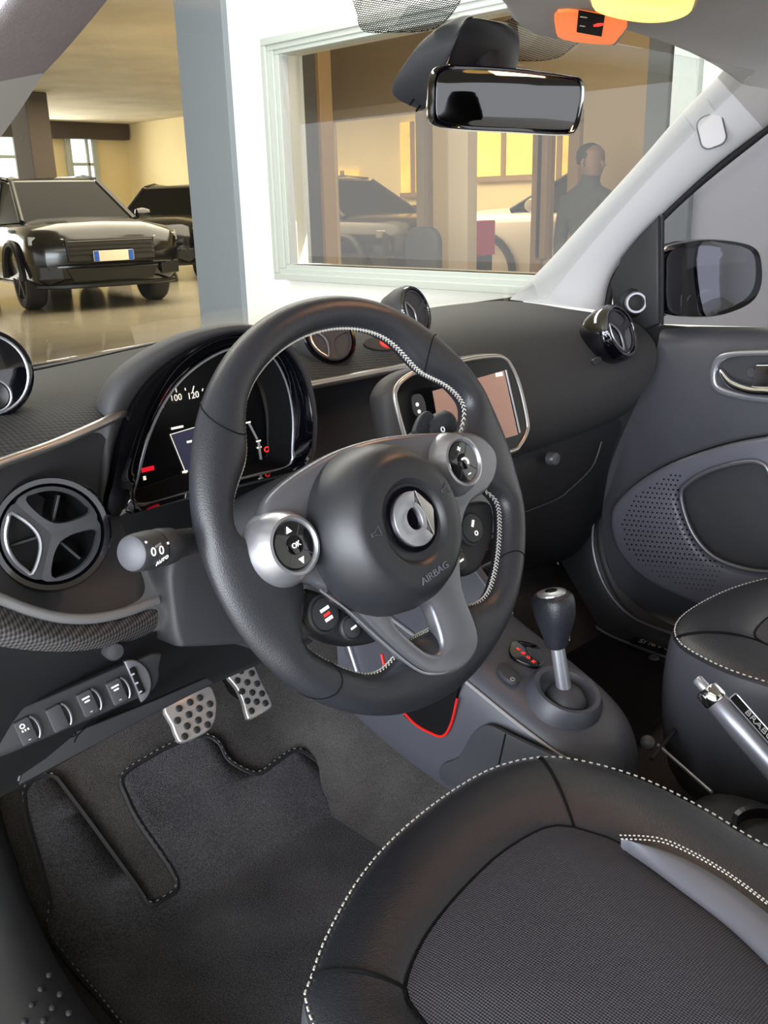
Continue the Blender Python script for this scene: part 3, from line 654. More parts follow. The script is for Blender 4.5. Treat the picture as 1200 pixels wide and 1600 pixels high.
# ---- switches in the knee panel
fk = frame_at(AY(112, 1098, .148), (-.22, -1, .20), roll=0)
def sw_frame(px, py, lift=.004, ang=12):
    o = AP(px, py, fk[0], fk[3]); u, v = fk[1], fk[2]; a = radians(ang)
    return (o+fk[3]*lift, u*cos(a)+v*sin(a), v*cos(a)-u*sin(a), fk[3])
strip = [(-10, 1128), (20, 1108), (70, 1088), (235, 1020), (246, 1040), (238, 1075), (180, 1104), (60, 1156), (0, 1180), (-20, 1175)]
plate('switch_strip', [sm2(trace(strip, fk), 3)], (fk[0]+fk[3]*.001, *fk[1:]), .01, 'dark_plastic', db, bevel=.002)
for i, (px, py) in enumerate(((37, 1138), (86, 1118), (133, 1095), (178, 1077))):
    f = sw_frame(px, py, .007); s = plate('switch', [rr(.0135, .0225, .002)], f, .008, 'soft_black', db, bevel=.001)
    arc = [f[0]+f[1]*(.0055+.0055*cos(a))+f[2]*(.0112*sin(a))+f[3]*.003 for a in [radians(-70+140*q/10) for q in range(11)]]
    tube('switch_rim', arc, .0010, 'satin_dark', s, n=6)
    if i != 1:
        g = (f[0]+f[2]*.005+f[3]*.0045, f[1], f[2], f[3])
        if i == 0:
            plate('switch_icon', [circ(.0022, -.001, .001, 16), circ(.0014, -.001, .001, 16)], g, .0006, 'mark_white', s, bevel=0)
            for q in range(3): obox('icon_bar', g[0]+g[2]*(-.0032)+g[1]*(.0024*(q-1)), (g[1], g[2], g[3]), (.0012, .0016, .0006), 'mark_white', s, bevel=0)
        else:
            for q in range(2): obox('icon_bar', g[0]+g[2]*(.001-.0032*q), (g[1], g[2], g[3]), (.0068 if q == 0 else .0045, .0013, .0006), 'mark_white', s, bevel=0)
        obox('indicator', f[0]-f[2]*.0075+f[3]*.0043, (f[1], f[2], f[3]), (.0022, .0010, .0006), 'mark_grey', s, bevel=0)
f = sw_frame(216, 1056, .006)
hw = plate('headlamp_wheel', [[(a, b) for a, b in circ(.016, -.008, 0, 28, ry=.021) if a > -.009]], f, .006, 'satin_dark', db, bevel=.001)
obox('wheel_slot', f[0]-f[1]*.004+f[3]*.004, (f[1], f[2], f[3]), (.005, .026, .004), 'deep_black', hw)
for q in range(3): obox('wheel_mark', f[0]-f[1]*.006+f[2]*(-.010+.009*q)+f[3]*.0065, (f[1], f[2], f[3]), (.003, .0016, .0008), 'mark_grey', hw, bevel=0)
f = sw_frame(172, 1012, .01); kb = lathe('dimmer_knob', [(.009, -.012), (.009, .004), (.007, .008), (.001, .009)], f[0], f[3], 'soft_black', db, seg=20)
tube('knob_glow', [f[0]+(f[1]*cos(a)+f[2]*sin(a))*.0095-f[3]*.004 for a in [radians(50+80*q/8) for q in range(9)]], .0016, 'red_glow', kb, n=6)
cov = [(42, 1166), (27, 1222), (130, 1168), (225, 1118), (330, 1064), (318, 1056), (240, 1090), (150, 1126)]
ff = frame_at(AY(150, 1140, .182), (-.22, -1, .20)); fc = plate('fuse_cover', [trace(cov, ff)], (ff[0]+ff[3]*.006, *ff[1:]), .006, 'dark_plastic', db, bevel=.001)
tube('cover_edge', [AP(a, b, ff[0]+ff[3]*.009, ff[3]) for a, b in ((44, 1166), (29, 1220))], .0012, 'mid_grey', fc, n=6)
tube('cover_groove', cr([AP(a, b, ff[0]+ff[3]*.009, ff[3]) for a, b in ((116, 1160), (122, 1148), (140, 1132), (150, 1127))], 4), .0008, 'deep_black', fc, n=6)
o = AP(82, 1161, ff[0]+ff[3]*.0095, ff[3]); u = (AP(104, 1151, ff[0]+ff[3]*.0095, ff[3])-o).normalized(); text('embossed_word', 'AIRBAG', (o, u, ff[3].cross(u), ff[3]), .010, 'deep_black', fc, sx=1.3)
# ================================================================== AIR VENTS
def vent(o, n, r, label, roll=0, shell=None, disc='satin_deep', pod=False):
    t = root('air_vent', V(o), label, 'air vent'); u, v, n = basis(n); o = V(o)
    u, v = u*cos(roll)+v*sin(roll), v*cos(roll)-u*sin(roll)
    if pod:
        lathe('pod_shell', [(r*.55, -r*1.5), (r*.95, -r*1.1), (r*1.1, -r*.5), (r*1.1, -r*.1), (r*1.04, r*.04), (r*.95, r*.05)], o, n, shell or 'dash_grey', t, up=v)
    lathe('bezel', [(r*.8, -r*.35), (r*1.03, -r*.25), (r*1.05, 0), (r*.99, r*.13), (r*.90, r*.12), (r*.85, 0), (r*.82, -r*.3)], o, n, 'gloss_black', t, seg=48, up=v, caps=(False, False))
    lathe('bowl', [(r*.86, -r*.02), (r*.83, -r*.3), (r*.6, -r*.6), (r*.001, -r*.65)], o, n, 'deep_black', t, seg=40, up=v, caps=(False, False))
    # three rounded openings -> Y-shaped spoke disc
    def lobe(a0):
        pts = []
        for k_ in range(9): a = a0-radians(47)+radians(94)*k_/8; pts.append((r*.76*cos(a), r*.76*sin(a)))
        pts += [(r*.40*cos(a0+radians(42)), r*.40*sin(a0+radians(42))), (r*.22*cos(a0), r*.22*sin(a0)), (r*.40*cos(a0-radians(42)), r*.40*sin(a0-radians(42)))]
        return sm2(pts, 3)
    A0 = [radians(60), radians(180), radians(300)]
    lobes = [lobe(a) for a in A0]
    prt = []
    for a, lb in zip(A0, lobes):
        cx, cy = r*.5*cos(a), r*.5*sin(a)
        pie = [(0, 0)]+[(r*.845*cos(a-pi/3+2*pi/3*k_/14), r*.845*sin(a-pi/3+2*pi/3*k_/14)) for k_ in range(15)]
        po = polar(pie, (cx, cy), 48); pi2 = polar(lb, (cx, cy), 48); lift = lambda L_, h: [o+u*x+v*y+n*(r*h) for x, y in L_]
        mid_ = [(x*.12+X*.88, y*.12+Y*.88) for (x, y), (X, Y) in zip(po, pi2)]
        prt.append(loft_data([lift(po, -.06), lift(po, .09), lift(mid_, .10), lift(pi2, .07), lift(pi2, -.06)]))
    vs, fs = merge(prt); mk('spoke_disc', vs, fs, disc, t, sharp=50)
    tube('opening_rim', [o+u*a+v*b+n*(r*.10) for a, b in lobes[1]], r*.035, 'satin_silver', t, closed=True, n=6)
    for i, a in enumerate(A0):
        d = u*cos(a)+v*sin(a); e = v*cos(a)-u*sin(a)
        obox('vane', o+d*(r*.45)-n*(r*.25), (d, e, n), (r*.5, r*.05, r*.3), 'dark_plastic', t, bevel=.0005)
    return t
vent(AY(80, 834, .135), (-.27, -.92, .22), .0455, 'large round driver air vent with three silver-edged openings', roll=radians(8))
vent(AY(514, 528, .335), (-.18, -.85, .50), .036, 'round glossy centre air vent beside the hazard button', roll=radians(20), pod=True, disc='soft_black')
vent(AY(648, 486, .37), (.20, -.92, .32), .035, 'round air vent pod on top of the dashboard, nearest the windscreen', roll=radians(15), pod=True, shell='soft_black', disc='soft_black')
vent(AY(968, 518, .295), (.05, -.9, .40), .046, 'glossy round air vent at the passenger end of the dashboard', roll=radians(20), pod=True, shell='gloss_black')
# hazard switch
f = frame_at(AY(600, 538, .325), (-.1, -.75, .65), roll=radians(-8))
t = root('hazard_button', f[0], 'oval red hazard button with grey surround on the dashboard top', 'button')
plate('surround', [circ(.028, -.004, .0, 36, ry=.0105)], f, .005, 'dash_grey', t, bevel=.001)
plate('red_key', [circ(.014, .006, 0, 28, ry=.0085)], (f[0]+f[3]*.003, *f[1:]), .006, 'hazard_red', t, bevel=.001)
g = (f[0]+f[1]*.006+f[3]*.0064, f[1], f[2], f[3])
plate('triangle_mark', [[(-.005, -.0035), (.005, -.0035), (0, .005)], [(-.003, -.0024), (.003, -.0024), (0, .0026)]], g, .0006, 'red_line', t, bevel=0)
# ---- rev counter pod at the far left of the dashboard
o = AX(-22, 585, -.24); n = (CAM-o).normalized(); t = root('rev_counter_pod', o-V((0, 0, .045)), 'round glossy black rev counter pod at the left edge of the dashboard', 'gauge')
lathe('shell', [(.001, -.045), (.02, -.043), (.034, -.03), (.038, -.01), (.0375, .002), (.033, .005)], o, n, 'gloss_black', t)
lathe('dial', [(.033, .002), (.001, .001)], o, n, 'gloss_black', t); u, v, n2 = basis(n)
tube('dial_rim', [o+u*.033*cos(a)+v*.033*sin(a)+n2*.005 for a in [2*pi*i/40 for i in range(40)]], .0012, 'satin_silver', t, closed=True, n=6)
sub_o = o+u*.004-v*.018+n2*.003
lathe('small_dial', [(.013, 0), (.013, .003), (.011, .004), (.001, .002)], sub_o, n2, 'screen_dark', t, seg=28)
tube('small_dial_rim', [sub_o+u*.013*cos(a)+v*.013*sin(a)+n2*.003 for a in [2*pi*i/30 for i in range(30)]], .001, 'satin_silver', t, closed=True, n=6)
lathe('dial_cover', [(.034, .0045), (.02, .0085), (.001, .0095)], o, n2, 'clear_cover', t)
tube('foot', [o-V((0, 0, .025))-n2*.02, o-V((-.012, 0, .055))-n2*.01], [.012, .014], 'pillar_grey', t)
# ================================================================== PASSENGER DOOR
def rowx(L_): return [AX(a, b, c) for a, b, c in L_]
dr = root('door_assembly', AX(1060, 990, 1.0), 'dark grey passenger door with grey loop trim and chrome handle', 'door')
rows = [rowx([(1034, 510, 1.045), (1100, 510, 1.045), (1200, 511, 1.045), (1330, 515, 1.045)]),
        rowx([(1030, 522, 1.0), (1100, 520, 1.0), (1200, 521, 1.0), (1330, 525, 1.0)]),
        rowx([(1022, 575, .985), (1100, 560, .98), (1200, 560, .98), (1330, 570, .98)]),
        rowx([(985, 650, .975), (1080, 620, .965), (1200, 625, .965), (1330, 640, .965)]),
        rowx([(945, 740, .975), (1060, 700, .965), (1200, 700, .965), (1330, 710, .965)]),
        rowx([(938, 820, .985), (1050, 820, .985), (1200, 820, .985), (1330, 820, .985)]),
        rowx([(948, 890, .98), (1050, 930, .975), (1200, 940, .97), (1330, 960, .97)]),
        rowx([(985, 955, .99), (1070, 975, .985), (1200, 1000, .985), (1330, 1030, .985)]),
        rowx([(1000, 972, 1.05), (1080, 1000, 1.05), (1200, 1025, 1.05), (1330, 1060, 1.05)])]
grid('door_panel', rows, 'mid_grey', dr, sub=3)
FD = (V((.955, 0, 0)), V((0, -1, 0)), V((0, 0, 1)), V((-1, 0, 0)))
outer = [(960, 800), (985, 765), (1040, 728), (1120, 698), (1200, 681), (1330, 668), (1330, 990), (1200, 968), (1130, 952), (1070, 930), (1010, 900), (970, 855)]
hole = [(1064, 775), (1075, 755), (1110, 735), (1160, 722), (1190, 724), (1205, 745), (1240, 830), (1225, 885), (1190, 893), (1140, 882), (1105, 862), (1078, 825)]
lp = plate('loop_trim', [sm2(trace(outer, FD), 5), sm2(trace(hole, FD), 5)], FD, .036, 'loop_grey', dr, bevel=.011)
tube('pocket_edge', cr([AX(a, b, .934) for a, b in hole], 5, True), .0042, 'satin_dark', lp, closed=True, n=8)
tube('loop_seam', cr([AX(a, b, .950) for a, b in outer[:5]+[(1330, 668)]], 5), .002, 'deep_black', lp, n=6)
tube('loop_edge', cr([AX(a, b, .947) for a, b in [(962, 815), (972, 858), (1010, 902), (1070, 932), (1130, 954), (1200, 971)]], 5), .0022, 'satin_dark', lp, n=6)
pk = [(a, b) for a, b in sm2(trace(hole, FD), 5)]
plate('pocket_floor', [[(a*1.0, b) for a, b in pk]], (FD[0]+V((.012, 0, 0)), *FD[1:]), .004, 'soft_black', lp, bevel=0)
# speaker perforations: small raised dots in staggered rows
dots = []
def inside(p, poly):
    r_ = False; j = len(poly)-1
    for i in range(len(poly)):
        a, b = poly[i], poly[j]
        if (a[1] > p[1]) != (b[1] > p[1]) and p[0] < (b[0]-a[0])*(p[1]-a[1])/(b[1]-a[1])+a[0]: r_ = not r_
        j = i
    return r_
reg = [(968, 815), (990, 775), (1040, 742), (1068, 735), (1058, 770), (1062, 800), (1075, 830), (1100, 866), (1130, 885), (1110, 930), (1060, 915), (1010, 890), (980, 855)]
for i in range(26):
    for j in range(26):
        px = 962+i*7.2+(3.6 if j % 2 else 0); py = 735+j*7.6+i*.6
        if inside((px, py), reg):
            q = AX(px, py, .937); sm = 1.0 if py < 880 else .6
            dots.append(box_data(q, FD[1], FD[2], FD[3], .0026*sm, .0026*sm, .0024))
vs, fs = merge(dots); tag(mk('speaker_dots', vs, fs, 'deep_black', lp, smooth=False), kind='stuff')
# inner handle
hb = [(1112, 590), (1118, 562), (1140, 549), (1200, 546), (1330, 545), (1330, 635), (1200, 629), (1145, 620), (1120, 610)]
hi = [(1122, 590), (1127, 569), (1146, 558), (1200, 555), (1330, 554), (1330, 622), (1200, 618), (1150, 610), (1128, 602)]
FH = (V((.966, 0, 0)), *FD[1:])
hd2 = plate('handle_bezel', [sm2(trace(hb, FH), 4), sm2(trace(hi, FH), 4)], FH, .02, 'satin_silver', dr, bevel=.004)
plate('handle_recess', [sm2(trace(hi, FH), 4)], (FH[0]+V((.006, 0, 0)), *FH[1:]), .004, 'soft_black', hd2, bevel=0)
tube('pull_lever', cr([AX(*q) for q in ((1126, 578, .965), (1140, 597, .955), (1168, 609, .948), (1200, 612, .945), (1260, 613, .945))], 5), [.004+.0012*min(i, 6)/2 for i in range(21)], 'chrome', hd2, n=8)
plate('lever_grip', [trace([(1188, 568), (1330, 566), (1330, 613), (1165, 611), (1182, 598)], FH)], (FH[0]+V((-.013, 0, 0)), *FH[1:]), .008, 'chrome', hd2, bevel=.002)
lathe('recess_cap', [(.009, -.002), (.009, .001), (.008, .002)], AX(1174, 582, .968), (-1, 0, 0), 'dash_grey', hd2, seg=20)
# arm seam, lower curve of the loop (stitched)
tube('arm_stitching', cr([AX(*q) for q in ((1118, 958, .945), (1150, 940, .938), (1200, 922, .935), (1240, 915, .935))], 8), .0012, 'stitch_dim', dr, n=5)
# mirror triangle with tweeter
tri = [(1033, 338), (1033, 505), (1012, 514), (985, 498), (962, 478), (958, 440), (975, 402), (1005, 366)]
FT = (V((.985, 0, 0)), *FD[1:])
mt_ = plate('mirror_triangle', [trace(tri, FT)], FT, .02, 'dark_plastic', dr, bevel=.004)
tube('triangle_post', [AX(1033, 335, .99), AX(1032, 508, .99)], .006, 'dark_plastic', mt_, n=8)
o = AX(994, 473, .968)
nT = V((-.75, -.62, .1)); lathe('tweeter_ring', [(.019, -.02), (.021, -.004), (.018, .004), (.0145, .004), (.0135, 0)], o, nT, 'satin_silver', mt_, seg=32, caps=(False, False))
lathe('tweeter_mesh', [(.0145, -.001), (.008, .0015), (.001, .002)], o, nT, 'rubber', mt_, seg=28)
lathe('tweeter_cup', [(.024, -.03), (.027, -.014), (.022, -.003)], o, nT, 'dark_plastic', mt_, seg=32, caps=(True, False))
# weather seal between pillar and door, and the side glass
tube('door_seal', cr([AX(*q) for q in ((948, 488, 1.0), (958, 440, 1.0), (985, 398, 1.0), (1035, 340, 1.0), (1100, 280, .995), (1200, 200, .985), (1300, 120, .98))], 5), .007, 'rubber', dr, n=8)
gl = [(1036, 336), (1110, 270), (1200, 196), (1420, 20), (1480, 520), (1033, 506)]
FG = (V((1.03, 0, 0)), *FD[1:])
tag(plate('side_window', [trace(gl, FG)], FG, .004, 'tinted_glass', bevel=0, smooth=False), 'grey tinted side window above the passenger door', 'window')
# ---- exterior mirror
fm = frame_at(AY(1133, 435, .235), (-.42, -.9, .05))
t = root('door_mirror', fm[0]-V((0, 0, .06)), 'black exterior mirror outside the passenger window', 'mirror')
hs = [(1036, 430), (1038, 400), (1060, 380), (1100, 373), (1150, 377), (1180, 388), (1189, 415), (1187, 450), (1170, 475), (1130, 492), (1090, 496), (1045, 490), (1036, 465)]
base_ = [fm[0]+fm[1]*a+fm[2]*b for a, b in sm2(trace(hs, fm), 4)]; c_ = sum(base_, V((0, 0, 0)))/len(base_)
rings = [[c_+(p_-c_)*k+fm[3]*d for p_ in base_] for k, d in ((.90, .004), (.97, .006), (1.0, 0), (1.0, -.03), (.93, -.07), (.7, -.10), (.2, -.115))]
loft('housing', rings, 'gloss_black', t, caps=(True, True), sharp=60)
fc_ = [(1090, 386), (1140, 382), (1172, 392), (1180, 415), (1177, 448), (1160, 470), (1125, 486), (1098, 488)]
fmm = (fm[0]+fm[3]*.007, *fm[1:])
plate('mirror_glass', [sm2(trace(fc_, fmm), 4)], fmm, .004, 'mirror_side', t, bevel=.0008)
tube('mirror_arm', [AX(1035, 478, 1.035), fm[0]-fm[3]*.05-fm[1]*.05-fm[2]*.03], .02, 'gloss_black', t)
# ---- kick panel and sill seals in the passenger footwell
kp = root('kick_panel', (1.0, .35, 0), 'black trim with curved seals and silver lettering beside the passenger footwell', 'trim panel')
rows = [rowx([(880, 760, 1.0), (925, 745, 1.0), (948, 735, 1.0)]), rowx([(870, 850, 1.0), (915, 850, .985), (940, 860, 1.0)]), rowx([(888, 930, .99), (925, 925, .975), (955, 905, .99)]),
        rowx([(935, 985, .97), (975, 975, .955), (1000, 955, .98)]), rowx([(1000, 1018, .95), (1050, 1010, .94), (1080, 990, .97)]), rowx([(1100, 1055, .94), (1150, 1040, .93), (1180, 1025, .97)])]
grid('kick_cover', rows, 'dark_plastic', kp, sub=2)
box('cowl_side', (1.055, .20, -.02), (1.075, .62, .62), 'dark_plastic', kp, bevel=.004)
box('door_hinge_cover', (1.035, .17, .02), (1.055, .62, .64), 'dark_plastic', kp, bevel=.004)
tube('seal_line', cr(rowx([(876, 775, .995), (868, 850, .99), (885, 925, .98), (932, 980, .965), (1000, 1012, .945), (1080, 1040, .935)]), 5), .003, 'satin_dark', kp, n=6)
tube('seal_line', cr(rowx([(934, 770, .985), (926, 850, .975), (945, 915, .965), (985, 962, .955), (1050, 990, .945), (1120, 1010, .94)]), 5), .003, 'satin_dark', kp, n=6)
o = AZ(1030, 1013, .05); u = (AZ(1058, 1021, .05)-AZ(1003, 1005, .05)).normalized(); v = V((0, 0, 1)).cross(u)
pm = root('floor_mat', AZ(1000, 1080, .012), 'plain black passenger floor mat beside the centre console', 'mat')
mo = [AZ(a, b, .012) for a, b in ((900, 900), (960, 1000), (1040, 1045), (1060, 1100), (960, 1200), (900, 1100), (870, 1000), (860, 930))]
vs = [p_+V((0, 0, dz)) for dz in (0, .012) for p_ in mo]; k = len(mo)
mk('mat_body', vs, [tuple(range(k-1, -1, -1)), tuple(range(k, 2*k))]+[(i, (i+1) % k, (i+1) % k+k, i+k) for i in range(k)], 'carpet_dark', pm, smooth=False, bevel=.003)
ep = plate('mat_badge', [rr(.105, .03, .005)], (o+V((.012, .01, -.004)), u, v, V((0, 0, 1))), .004, 'deep_black', kp, bevel=.0008)
text('lettering', 'BRABUS', (o+V((.012, .01, -.0015)), -u, -v, V((0, 0, 1))), .021, 'mark_grey', ep)
lathe('mat_stud', [(.010, 0), (.009, .003), (.001, .004)], AZ(1022, 1026, .05)+V((0, 0, -.003)), (0, 0, 1), 'mid_grey', kp, seg=18)
# ================================================================== OVERHEAD CONSOLE AND MIRROR
fo = frame_at(AZ(930, 25, 1.045), (0, -.10, -1), up=(0, 1, 0))
t = root('overhead_console', fo[0], 'grey overhead console with glowing amber map lamp and indicator', 'overhead console')
oc = [(784, -30), (790, 15), (805, 40), (840, 58), (900, 68), (958, 73), (974, 62), (992, 38), (1040, 28), (1095, 8), (1110, -40)]
plate('console_body', [sm2(trace(oc, fo), 4)], (fo[0]-fo[3]*.018, *fo[1:]), .036, 'headliner', t, bevel=.008)
am = plate('lamp_glow_plate', [sm2(trace([(872, 14), (868, 40), (880, 58), (950, 66), (966, 56), (980, 30), (930, 18)], fo), 3)], (fo[0]+fo[3]*.0015, *fo[1:]), .003, 'lamp_glow_amber' if 'lamp_glow_amber' in MATS else mat('lamp_glow_amber', (222, 130, 80), .5, emit=(255, 118, 48), estr=.38) and 'lamp_glow_amber', t, bevel=.001)  # orange lamp spill on the console put in as a faintly glowing plate
f2 = (fo[0]+fo[3]*.0042, *fo[1:])
dp = plate('airbag_display', [trace([(904, 17), (901, 49), (940, 56), (945, 25)], f2)], f2, .002, 'deep_black', t, bevel=.0003)
f3 = (fo[0]+fo[3]*.0056, *fo[1:]); o = AP(935, 38, f3[0], f3[3])
plate('warning_ring', [circ(.0052, n=20), circ(.0036, n=20)], (o+f3[3]*.0006, *f3[1:]), .0010, 'mark_red', dp, bevel=0)
tube('warning_slash', [o-f3[1]*.0026-f3[2]*.003, o+f3[1]*.0026+f3[2]*.003], .0006, 'mark_red', dp, n=5)
for a, b, w_ in ((912, 27, .010), (910, 41, .008)):
    q = AP(a, b, f3[0], f3[3]); u = (AP(a+10, b+1.5, f3[0], f3[3])-q).normalized(); obox('display_text_bar', q, (u, f3[3].cross(u), f3[3]), (w_, .0014, .0006), 'mark_grey', dp, bevel=0)
ln = [(925, -4), (950, 11), (1000, 21), (1040, 20), (1070, 11), (1083, -4), (1075, -40), (940, -40)]
plate('lamp_bezel', [[(a*1.0, b) for a, b in sm2(trace([(918, -6), (948, 15), (1000, 26), (1042, 25), (1076, 14), (1092, -6), (1085, -46), (932, -46)], fo), 3)]], (fo[0]+fo[3]*.002, *fo[1:]), .006, 'headliner', t, bevel=.002)
plate('lamp_lens', [sm2(trace(ln, fo), 3)], (fo[0]+fo[3]*.006, *fo[1:]), .006, 'lamp_lens', t, bevel=.002)
lc = AP(1000, -10, fo[0], fo[3])
area('map_lamp', lc+V((0, 0, -.012)), lc+V((.1, .25, -1)), .08, .05, .6, (1.0, .50, .26))
# rear-view mirror
n_ = V((-.50, -.86, -.07)); fm = frame_at(AX(793, 157, .345), n_)
t = root('rear_view_mirror', fm[0]-V((0, 0, .04)), 'black framed rear-view mirror hanging from the windscreen mount', 'mirror')
mo = [(672, 150), (674, 120), (684, 104), (710, 100), (800, 105), (890, 117), (910, 122), (916, 140), (912, 175), (904, 203), (885, 212), (800, 208), (720, 204), (685, 198), (672, 185)]
ro = [fm[0]+fm[1]*a+fm[2]*b for a, b in sm2(trace(mo, fm), 4)]; c_ = sum(ro, V((0, 0, 0)))/len(ro)
rings = [[c_+(p_-c_)*k+fm[3]*d for p_ in ro] for k, d in ((.93, .001), (.96, .003), (1.0, -.004), (1.0, -.012), (.92, -.026), (.7, -.034), (.1, -.038))]
loft('housing', rings, 'gloss_black', t, caps=(True, True), sharp=60)
mi = [(681, 150), (683, 124), (692, 112), (715, 108), (800, 113), (884, 124), (902, 130), (906, 143), (902, 172), (895, 195), (880, 203), (800, 200), (725, 196), (692, 190), (682, 180)]
f2 = (fm[0]+fm[3]*.003, *fm[1:])
plate('mirror_glass', [sm2(trace(mi, f2), 4)], f2, .003, 'mirror_dark', t, bevel=.0005)
tube('mirror_stem', [fm[0]-fm[3]*.03, fm[0]-fm[3]*.07+V((0, 0, .05))], [.012, .016], 'dark_plastic', t)
sh = root('mirror_mount', AX(700, 110, .36), 'black sensor cover fixed to the windscreen above the mirror', 'mirror mount')
W0 = lambda px, py: wsp(px, py)[1]
edge = [W0(606, 133), W0(628, 100), W0(668, 55), W0(735, -5)]
def near(px, py, t_): q = W0(px, py); return q+(CAM-q).normalized()*t_
rows = [[p_ for p_ in resample(cr(edge, 4), 5)],
        resample(cr([near(612, 145, .01), near(640, 105, .025), near(685, 55, .03), near(745, -5, .025)], 4), 5),
        resample(cr([near(640, 165, .03), near(668, 120, .055), near(706, 60, .06), near(757, -5, .05)], 4), 5),
        resample(cr([near(668, 178, .045), near(690, 130, .075), near(722, 50, .075), near(735, -5, .06)], 4), 5)]
grid('side_wing', rows, 'soft_black', sh, sub=2, solid=.004)
rows = [resample(cr([near(676, 150, .05), near(694, 105, .07), near(716, 45, .07), near(738, -10, .06)], 4), 5), resample(cr([near(735, 150, .06), near(745, 105, .085), near(760, 45, .08), near(765, -10, .065)], 4), 5),
        resample(cr([near(790, 140, .05), near(800, 105, .07), near(810, 55, .06), near(795, -10, .05)], 4), 5), [near(800, 130, .0), near(806, 100, .0), near(815, 80, .0), near(822, 50, .0), near(800, -10, .0)]]
grid('centre_cover', rows, 'dark_plastic', sh, sub=2, solid=.004)
for i in range(4): tube('cover_slot', [near(642+i*8, 168+i*3.5, .052), near(646+i*8, 160+i*3.5, .056)], .0012, 'deep_black', sh, n=5)
# ================================================================== FLOOR MAT, PEDALS
def bent_mat(name, pix, m, label, lift=.012):
    pts = [FL(a, b, lift) for a, b in pix]; t = root(name, V((pts[0].x, pts[0].y, 0)), label, 'mat')
    sm = cr([V((p_.x, p_.y, 0)) for p_ in pts], 4, True)
    vs, fs = flat_curve([[(p_.x, p_.y) for p_ in sm]], 0, 0)
    bm = bmesh.new(); bv = [bm.verts.new(v) for v in vs]
    for f in fs:
        try: bm.faces.new([bv[i] for i in f])
        except ValueError: pass
    bmesh.ops.remove_doubles(bm, verts=bm.verts, dist=1e-6)
    for y in [-.3+.04*i for i in range(28)]+[.325, .335]:
        bmesh.ops.bisect_plane(bm, geom=bm.verts[:]+bm.edges[:]+bm.faces[:], plane_co=(0, y, 0), plane_no=(0, 1, 0))
    for x in [-.4+.06*i for i in range(15)]:
        bmesh.ops.bisect_plane(bm, geom=bm.verts[:]+bm.edges[:]+bm.faces[:], plane_co=(x, 0, 0), plane_no=(1, 0, 0))
    H = lambda x, y: lift+toe(y)+(.06*max(0, -x-.10)*min(1, max(0, (y-.30)/.1)))
    bm.verts.index_update(); V2 = [V((v.co.x, v.co.y, H(v.co.x, v.co.y))) for v in bm.verts]; F2 = [tuple(v.index for v in f.verts) for f in bm.faces]; bm.free()
    mk('mat_body', V2, F2, m, t, sharp=0, solid=.009, face=(0, 0, 1))
    tube('mat_binding', [V((p_.x, p_.y, H(p_.x, p_.y)-.002)) for p_ in sm], .0042, 'rubber', t, closed=True, n=6)
    st = []
    lp_ = resample([V((p_.x, p_.y, H(p_.x, p_.y)+.0022)) for p_ in sm], 420, True)
    for i in range(0, 420, 2): st.append(tube_data([lp_[i], lp_[(i+1) % 420].lerp(lp_[i], .3)], .0009, n=4))
    vs, fs = merge(st); tag(mk('edge_stitching', vs, fs, 'stitch_dim', t), kind='stuff')
    return t
bent_mat('floor_mat', [(190, 1212), (232, 1182), (275, 1160), (318, 1148), (342, 1160), (358, 1187), (400, 1208), (430, 1190), (462, 1171), (492, 1186), (530, 1222), (560, 1262), (640, 1310), (700, 1380), (640, 1600), (420, 1760), (260, 1700), (190, 1600), (128, 1526), (78, 1462), (78, 1415), (64, 1360), (38, 1262), (45, 1226), (80, 1212), (108, 1240), (210, 1378), (232, 1410), (252, 1405), (276, 1374), (218, 1285), (198, 1245)], 'mat_carpet', 'dark grey driver floor mat with stitched edge and narrow cut-out')
def pedal(name, pix, dots_, o, n, m, label, arm):
    f = frame_at(o, n); t = root(name, o-V((0, 0, .06)), label, 'pedal')
    plate('pad', [sm2(trace(pix, f), 3)], f, .012, 'aluminium', t, bevel=.0025)
    for a, b in dots_:
        q = AP(a, b, f[0]+f[3]*.0062, f[3]); lathe('rubber_stud', [(.0048, -.002), (.0046, .0008), (.0034, .0022), (.001, .0026)], q, f[3], 'rubber', t, seg=16)
    tube('pedal_arm', cr([o-f[3]*.008, o-f[3]*.05+V((0, .02, .03)), V(arm)], 4), .011, 'deep_black', t)
    return t
Z6 = lambda L_: [(a/2.4, 900+b/2.4) for a, b in L_]
pedal('brake_pedal', Z6([(612, 495), (690, 450), (775, 415), (800, 445), (808, 485), (800, 550), (765, 592), (680, 628), (655, 600), (640, 560)]), Z6([(671, 497), (712, 474), (749, 457), (708, 520), (747, 497), (787, 480), (665, 542), (743, 541), (785, 520), (701, 563), (738, 577), (778, 558), (692, 602)]), AY(297, 1118, .40), (-.1, -.78, .60), None, 'wide studded aluminium brake pedal above the driver floor mat', (.06, .60, .36))
pedal('accelerator_pedal', Z6([(848, 375), (890, 350), (940, 328), (975, 395), (1015, 478), (1000, 505), (935, 540), (918, 520), (905, 470), (880, 420)]), Z6([(903, 357), (943, 365), (890, 392), (927, 399), (964, 404), (908, 433), (946, 437), (982, 441), (927, 469), (962, 472), (995, 477), (943, 506)]), AY(390, 1080, .42), (-.1, -.80, .58), None, 'narrow studded aluminium accelerator pedal to the right of the brake', (.17, .62, .36))
